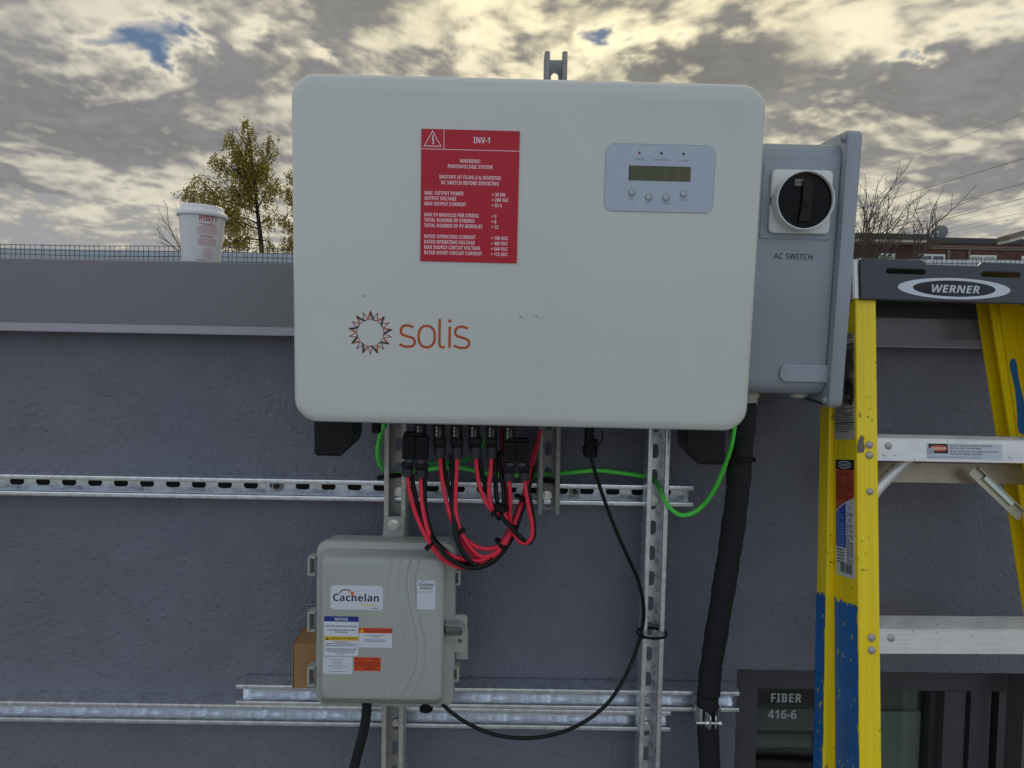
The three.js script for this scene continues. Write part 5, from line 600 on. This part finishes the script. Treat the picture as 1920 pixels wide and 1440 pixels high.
// ---------- far side: brick block, neighbour, dish, trees, wires ----------
{
  const FZ = -38, brickTex = cv(512, 512, (x) => { const r = mulberry(40); x.fillStyle = '#6e615a'; x.fillRect(0, 0, 512, 512); for (let j = 0; j < 28; j++) for (let i = -1; i < 10; i++) { const v = r(); x.fillStyle = `rgb(${78 + v * 34},${48 + v * 22},${40 + v * 18})`; x.fillRect(i * 56.9 + (j % 2) * 28 + 1, j * 18.3 + 1, 54.5, 16); } });
  brickTex.wrapS = brickTex.wrapT = THREE.RepeatWrapping; brickTex.repeat.set(1 / 1.98, 1 / 2.1);
  const brick = mat(L(0.8, 0.8, 0.8), 0.9, 0, { map: brickTex }), roofM = mat(L(0.075, 0.07, 0.07), 0.9, 0, { map: dustCol }), cream = mat(L(0.55, 0.52, 0.46), 0.7), wf = mat(L(0.72, 0.73, 0.72), 0.5), pane = mat(L(0.05, 0.07, 0.09), 0.06, 0, { clearcoat: 1 }), blind = mat(L(0.42, 0.44, 0.38), 0.8);
  const uvXY = (g) => { const p = g.attributes.position, uv = g.attributes.uv; for (let i = 0; i < uv.count; i++) uv.setXY(i, p.getX(i) + p.getZ(i), p.getY(i)); return g; };
  const t = thing('brick_building', 'long brown brick apartment block with a dark flat roof edge, beyond the ladder', 'building', [0, 0, FZ]);
  const xs = 22.7313, xL = 8, xR = 34, yR = 8.5355, yb = 8.2277, yl = 8.545, yl2 = 8.2437, yl3 = 8.1145;
  part('wall', uvXY(box(xR - xL, yb, 9, (xL + xR) / 2, yb / 2, -4.5)), brick, t);
  part('roof_edge', box(xR - xs, yR - yb, 9.2, (xR + xs) / 2, (yR + yb) / 2, -4.55), roofM, t);
  const rf = part('roof', box(xs - xL, yl - yl2, 10, (xs + xL) / 2, (yl + yl2) / 2, -4.1), roofM, t); part('fascia', box(xs - xL - 0.1, yl2 - yl3, 9.9, (xs + xL - 0.1) / 2, (yl2 + yl3) / 2, -4.12), cream, rf);
  for (const y of [8.037, 7.9343]) part('string_course', box(xR - xs - 0.3, 0.07, 0.06, (xR + xs) / 2, y, 0.03), mat(L(0.2, 0.16, 0.13), 0.9), t);
  for (const x of [25.4137, 24.27]) part('downpipe', at(cyl(0.06, 0.06, yb - 0.4, 8), x, (yb - 0.4) / 2, 0.09), mat(L(0.22, 0.18, 0.15), 0.8), t);
  const win = (x0, x1, y1, h, m) => { const w = x1 - x0, f = part('window', merge(box(w, 0.09, 0.1, (x0 + x1) / 2, y1 - 0.045, 0.02), box(w, 0.09, 0.1, (x0 + x1) / 2, y1 - h + 0.045, 0.02), box(0.09, h - 0.18, 0.1, x0 + 0.045, y1 - h / 2, 0.02), box(0.09, h - 0.18, 0.1, x1 - 0.045, y1 - h / 2, 0.02), box(0.1, h - 0.18, 0.1, (x0 + x1) / 2, y1 - h / 2, 0.02)), wf, t); for (const q of [-1, 1]) part('pane', box(w / 2 - 0.14, h - 0.18, 0.03, (x0 + x1) / 2 + q * w / 4, y1 - h / 2, 0.02), m, f); };
  const wy = 7.5979; win(22.6808, 24.1052, wy, 1.2, pane); win(25.4708, 26.9558, wy, 1.2, blind); win(20.3968, 21.3162, wy, 1.2, blind); win(28.3818, 29.8679, wy, 1.2, pane);
  // neighbour whose eave enters at the far right
  const n = thing('house', 'neighbouring house whose pale eave enters the picture at the far right', 'house', [21.698, 0, -26]), ey = 6.372, ex = 19.2723 - 21.698;
  part('wall', uvXY(box(4.4, ey, 0.6, 2.2, ey / 2, -0.7)), brick, n);
  part('eave', at(box(5.6, 0.09, 0.7, 2.8, 0, 0), ex, ey, -0.35, 0, 0, 0.30), cream, n); part('roof', at(box(5.5, 0.2, 0.68, 2.75, 0.146, 0), ex + 0.04, ey, -0.35, 0, 0, 0.30), mat(L(0.2, 0.17, 0.13), 0.9), n);
  const dx = 24.0028, dy = 8.874, ds = thing('satellite_dish', 'grey satellite dish on the roof edge of the brick block', 'satellite dish', [dx, yR, -38.3]);
  part('dish', at(new THREE.SphereGeometry(0.5, 28, 10, 0, Math.PI * 2, 0, 0.75).scale(1.1, 0.5, 1.3).translate(0, -0.2, 0).rotateX(Math.PI / 2 - 0.35), 0, dy - yR, 0, 0, -0.75, 0), new THREE.MeshPhysicalMaterial({ color: L(0.13, 0.15, 0.165), roughness: 0.6, side: THREE.DoubleSide }), ds); part('mast', at(cyl(0.035, 0.035, dy - yR, 10), 0.1, (dy - yR) / 2, -0.1), M.galvDull, ds); part('feed_arm', tube([[0, dy - yR - 0.3, 0], [-0.35, dy - yR - 0.32, 0.35], [-0.5, dy - yR - 0.12, 0.5]], 0.03, { rad: 6 }), M.galvDull, ds); part('receiver', rbox(0.14, 0.14, 0.2, 0.03, -0.5, dy - yR - 0.1, 0.5), M.galvDull, ds);

  // trees
  const twig = (a, b, r0, r1, out) => { const v = b.clone().sub(a), len = v.length(); if (len < 1e-4) return; const g = new THREE.CylinderGeometry(r1, r0, len, r0 > 0.05 ? 8 : 4, 1, true); g.translate(0, len / 2, 0).applyQuaternion(new THREE.Quaternion().setFromUnitVectors(new THREE.Vector3(0, 1, 0), v.normalize())).translate(a.x, a.y, a.z); out.push(g); };
  const grow = (p, dir, len, r, lvl, R, out, tips, o) => {
    const n = 4, d = dir.clone(); let a = p.clone();
    for (let i = 0; i < n; i++) { d.add(new THREE.Vector3((R() - 0.5) * o.wig, (R() - 0.5) * o.wig + o.up, (R() - 0.5) * o.wig)).normalize(); const b = a.clone().addScaledVector(d, len / n); twig(a, b, Math.max(r * (1 - i / n * 0.55), o.min), Math.max(r * (1 - (i + 1) / n * 0.55), o.min), out); tips.push([b.clone(), lvl]);
      if (lvl > 0 && (i > 0 || lvl < o.lv)) for (let k = 0; k < (R() < o.fork ? 2 : 1); k++) { const ax = new THREE.Vector3(R() - 0.5, R() - 0.5, R() - 0.5).normalize(), nd = d.clone().applyAxisAngle(ax, (0.35 + R() * 0.55) * (R() < 0.5 ? -1 : 1)); grow(b, nd, len * (0.5 + R() * 0.22), r * 0.5, lvl - 1, R, out, tips, o); }
      a = b; }
  };
  const bark = mat(L(0.085, 0.07, 0.06), 0.95), barkPale = mat(L(0.14, 0.115, 0.09), 0.95), barkDark = mat(L(0.03, 0.026, 0.018), 0.95);
  const V = (p) => new THREE.Vector3(...p);
  {
    const tr = thing('bare_tree', 'leafless tree with many fine twigs right of the switch box', 'tree', [9.9634, 0, -18]), R = mulberry(17), out = [], tips = [], O = tr.position, base = new THREE.Vector3(-0.35, 0, 0), fork = new THREE.Vector3(-0.5, 3.7274, 0), tk = [];
    twig(base, fork, 0.2, 0.12, tk); part('trunk', merge(tk), barkPale, tr);
    const ends = [[9.8753, 6.3992, -18.0000], [10.9207, 6.7807, -18.6000], [10.9528, 6.3273, -17.6000], [11.3013, 5.7479, -18.2000], [9.7688, 5.7563, -17.0000], [9.7244, 6.2182, -18.5000], [9.0930, 5.2879, -17.5000], [11.6825, 5.5004, -18.4000], [10.3451, 5.2578, -17.2000], [10.6639, 5.4377, -19.0000], [9.6366, 5.1005, -18.0000]];
    for (const e of ends) { const E = V(e).sub(O), dir = E.clone().sub(fork), len = dir.length(); grow(fork, dir.normalize(), len * 0.53, 0.032, 3, R, out, tips, { wig: 0.22, up: 0.02, min: 0.0055, lv: 3, fork: 0.0 }); }
    part('branches', merge(out), bark, tr).userData.kind = 'stuff';
    const t2 = thing('bare_bush', 'small leafless bush left of the satellite dish, in front of the brick block', 'bush', [12.2, 0, -20]), o2 = [], ti = [], O2 = t2.position, f2 = new THREE.Vector3(0, 4.5248, 0); twig(new THREE.Vector3(0, 0, 0), f2, 0.1, 0.06, o2);
    for (const e of [[13.0270, 6.5773, -20.0000], [13.3982, 6.0244, -20.4000], [12.4245, 6.0433, -19.6000], [12.0932, 5.8769, -20.0000], [13.0736, 5.7723, -20.2000]]) { const E = V(e).sub(O2), dir = E.clone().sub(f2), len = dir.length(); grow(f2, dir.normalize(), len * 0.66, 0.035, 2, R, o2, ti, { wig: 0.18, up: 0.03, min: 0.007, lv: 2, fork: 0.1 }); }
    part('branches', merge(o2), bark, t2);
    const t3 = thing('bare_sapling', 'pale leafless sapling left of the paper cup, beyond the roof', 'tree', [-11.5906, 0, -24]), o3 = [], O3 = t3.position, f3 = new THREE.Vector3(0, 4.9348, 0); twig(new THREE.Vector3(0.3, 0, 0), f3, 0.12, 0.08, o3);
    for (const e of [[-12.4354, 6.5163, -24.0000], [-12.2864, 6.6559, -24.4000], [-12.5270, 5.8236, -23.8000], [-11.7769, 5.8726, -24.0000]]) { const E = V(e).sub(O3), dir = E.clone().sub(f3), len = dir.length(); grow(f3, dir.normalize(), len * 0.66, 0.03, 2, R, o3, ti, { wig: 0.16, up: 0.05, min: 0.0045, lv: 2, fork: 0.0 }); }
    part('branches', merge(o3), mat(L(0.22, 0.19, 0.165), 0.95), t3);
  }
  const leafy = (label, trunkP, limbs, seed, per, spread) => {
    const R = mulberry(seed), tp = trunkP.map(V), tr = thing('autumn_tree', label, 'tree', [tp[0].x, 0, tp[0].z]), O = tr.position, out = [], pos = [], col = [];
    const T = [new THREE.Vector3(tp[0].x, 0, tp[0].z), ...tp].map((p) => p.clone().sub(O)); part('trunk', tube(T.map((p) => p.toArray()), (l, u) => 0.17 * (1 - u) + 0.02, { seg: 40, rad: 8 }), barkDark, tr);
    const leaf = (p, s) => { const q = new THREE.Quaternion().setFromEuler(new THREE.Euler(R() * 6.3, R() * 6.3, R() * 6.3)), w = s * (0.35 + R() * 0.2), k = [[0, 0, 0], [w, s * 0.5, 0], [0, s, 0], [-w, s * 0.5, 0]].map((v) => V(v).applyQuaternion(q).add(p)), t = R(), sh = 0.75 + R() * 0.5, c = [(0.25 + t * 0.17) * sh, (0.215 + t * 0.10) * sh, 0.03 * sh]; for (const i of [0, 1, 2, 0, 2, 3]) { pos.push(k[i].x, k[i].y, k[i].z); col.push(...c); } };
    const gs = () => (R() + R() + R() - 1.5) / 1.5;
    for (const [b, e, dens] of limbs) {
      const A = V(b).sub(O), B = V(e).sub(O), dir = B.clone().sub(A), len = dir.length(); grow(A, dir.clone().normalize(), len * 0.6, 0.035, 1, R, out, [], { wig: 0.16, up: 0.03, min: 0.008, lv: 1, fork: 0.2 });
      const n = Math.round(per * len * dens);
      for (let i = 0; i < n; i++) { const u = 0.18 + 0.86 * R(), s = spread * (1.05 - 0.55 * u), c = A.clone().lerp(B, u).add(new THREE.Vector3(gs() * s, gs() * s * 0.9 - 0.12 * s, gs() * s)), dr = new THREE.Vector3(dir.x * 0.12 + gs() * 0.25, -0.25 - R() * 0.3, gs() * 0.25), m = 8 + R() * 9; for (let k = 0; k < m; k++) leaf(c.clone().addScaledVector(dr, k / m).add(new THREE.Vector3(gs() * 0.10, gs() * 0.08, gs() * 0.10)), 0.05 + R() * 0.05); }
    }
    part('branches', merge(out), barkDark, tr).userData.kind = 'stuff';
    const g = new THREE.BufferGeometry(); g.setAttribute('position', new THREE.Float32BufferAttribute(pos, 3)); g.setAttribute('color', new THREE.Float32BufferAttribute(col, 3)); g.computeVertexNormals();
    part('crown', g, new THREE.MeshPhysicalMaterial({ vertexColors: true, roughness: 0.9, side: THREE.DoubleSide, transmission: 0.25, thickness: 0 }), tr).userData.kind = 'stuff';
  };
  leafy('tall yellow-green autumn tree with a slim dark trunk right of the paper cup', [[-9.8249, 4.5339, -27.0000], [-9.9356, 6.2178, -27.0000], [-10.0652, 7.2646, -27.0000], [-10.1738, 8.5171, -27.0000], [-10.3235, 9.5559, -27.0000], [-10.4727, 10.5498, -27.0000]], [
    [[[-10.1738, 8.5171, -27.0000]][0], [[-10.4730, 10.6742, -27.0000]][0], 1.1], [[[-10.1522, 8.3087, -27.0000]][0], [[-11.0080, 10.0842, -26.6000]][0], 1.2], [[[-10.1095, 8.1007, -27.0000]][0], [[-9.6269, 10.2850, -27.3000]][0], 0.8], [[[-10.1090, 7.8917, -27.0000]][0], [[-11.4225, 9.1877, -26.5000]][0], 1.0], [[[-10.0443, 7.3697, -27.0000]][0], [[-12.0797, 8.3066, -26.3000]][0], 1.0], [[[-10.0224, 7.0558, -27.0000]][0], [[-12.6265, 7.9173, -26.6000]][0], 0.9], [[[-9.9790, 6.6371, -27.0000]][0], [[-12.2400, 7.6006, -27.3000]][0], 1.1], [[[-10.1095, 8.1007, -27.0000]][0], [[-10.9713, 9.7134, -27.6000]][0], 1.4], [[[-10.0230, 7.2654, -27.0000]][0], [[-9.2531, 8.4610, -26.7000]][0], 1.0], [[[-9.9790, 6.6371, -27.0000]][0], [[-9.3486, 7.1080, -27.2000]][0], 0.8], [[[-9.9573, 6.4275, -27.0000]][0], [[-11.2934, 6.7839, -26.8000]][0], 1.5], [[[-10.0657, 7.4740, -27.0000]][0], [[-10.7598, 7.9717, -26.5000]][0], 1.6], [[[-9.9139, 6.0080, -27.0000]][0], [[-11.3468, 6.1181, -27.2000]][0], 1.3], [[[-9.9139, 6.0080, -27.0000]][0], [[-9.2315, 5.8539, -26.6000]][0], 0.7], [[[-10.1519, 8.2043, -27.0000]][0], [[-9.6928, 9.0712, -26.7000]][0], 1.3], [[[-10.0657, 7.4740, -27.0000]][0], [[-10.6007, 8.5829, -27.3000]][0], 1.3]], 51, 50, 0.66);
  leafy('second autumn tree showing only at the left edge of the inverter', [[-8.4283, 4.7730, -29.0000], [-8.5523, 6.5761, -29.0000], [-8.6958, 7.9212, -29.0000], [-8.8399, 9.4843, -29.0000]], [[[[-8.6958, 7.9212, -29.0000]][0], [[-9.3578, 9.2955, -29.0000]][0], 1], [[[-8.6241, 7.2493, -29.0000]][0], [[-9.4318, 8.4858, -28.6000]][0], 1.1], [[[-8.5523, 6.5761, -29.0000]][0], [[-9.6695, 7.3990, -29.3000]][0], 1.2], [[[-8.5283, 6.3514, -29.0000]][0], [[-9.6385, 6.3301, -29.0000]][0], 1.3], [[[-8.6254, 7.4739, -29.0000]][0], [[-8.1151, 9.0519, -29.0000]][0], 0.8], [[[-8.5536, 6.8011, -29.0000]][0], [[-7.5409, 7.7194, -29.0000]][0], 0.6]], 52, 46, 0.6);
  // power lines crossing the sky at the right
  const wm = mat(L(0.06, 0.06, 0.065), 0.7), W8 = [[[[47.0206, 23.5897, -46.0000], [43.8575, 23.0703, -60.0000], [43.4178, 24.3525, -84.0000], [40.1963, 25.3105, -120.0000]], 0.014], [[[47.2767, 19.5096, -46.0000], [44.0497, 19.2349, -60.0000], [44.9427, 20.3952, -76.0000], [43.6520, 22.8664, -130.0000]], 0.026], [[[47.4515, 16.7255, -46.0000], [44.1565, 17.1050, -60.0000], [46.2154, 18.3510, -78.0000], [43.7001, 21.4004, -130.0000]], 0.024], [[[47.5305, 15.4679, -46.0000], [45.6610, 16.2935, -62.0000], [48.3431, 17.5080, -78.0000], [43.7966, 18.4641, -130.0000]], 0.022], [[[47.5569, 15.0481, -46.0000], [45.6821, 15.8708, -62.0000], [48.9615, 17.0480, -78.0000], [43.8127, 17.9742, -130.0000]], 0.013], [[[47.6184, 14.0671, -46.0000], [45.7245, 15.0247, -62.0000], [50.8293, 16.9628, -80.0000], [43.8352, 17.2880, -130.0000]], 0.015], [[[47.6493, 13.5760, -46.0000], [45.7458, 14.6012, -62.0000], [50.8487, 16.5394, -80.0000], [43.8481, 16.8958, -130.0000]], 0.013], [[[47.7066, 12.6626, -46.0000], [45.7906, 13.7065, -62.0000], [52.6206, 15.5235, -78.0000], [43.9255, 14.5401, -130.0000]], 0.013]];
  const nth = ['topmost', 'second', 'third', 'fourth', 'fifth', 'sixth', 'seventh', 'lowest']; W8.forEach(([p, r], i) => solo('power_line', tube(p, r, { seg: 24, rad: 5 }), wm, `${nth[i]} of the eight power lines crossing the sky at right, counted at the picture edge`, 'power line', 'power lines'));
}
scene.traverse((o) => { if (o.isMesh) { o.castShadow = true; o.receiveShadow = true; } });
renderer.render(scene, camera);
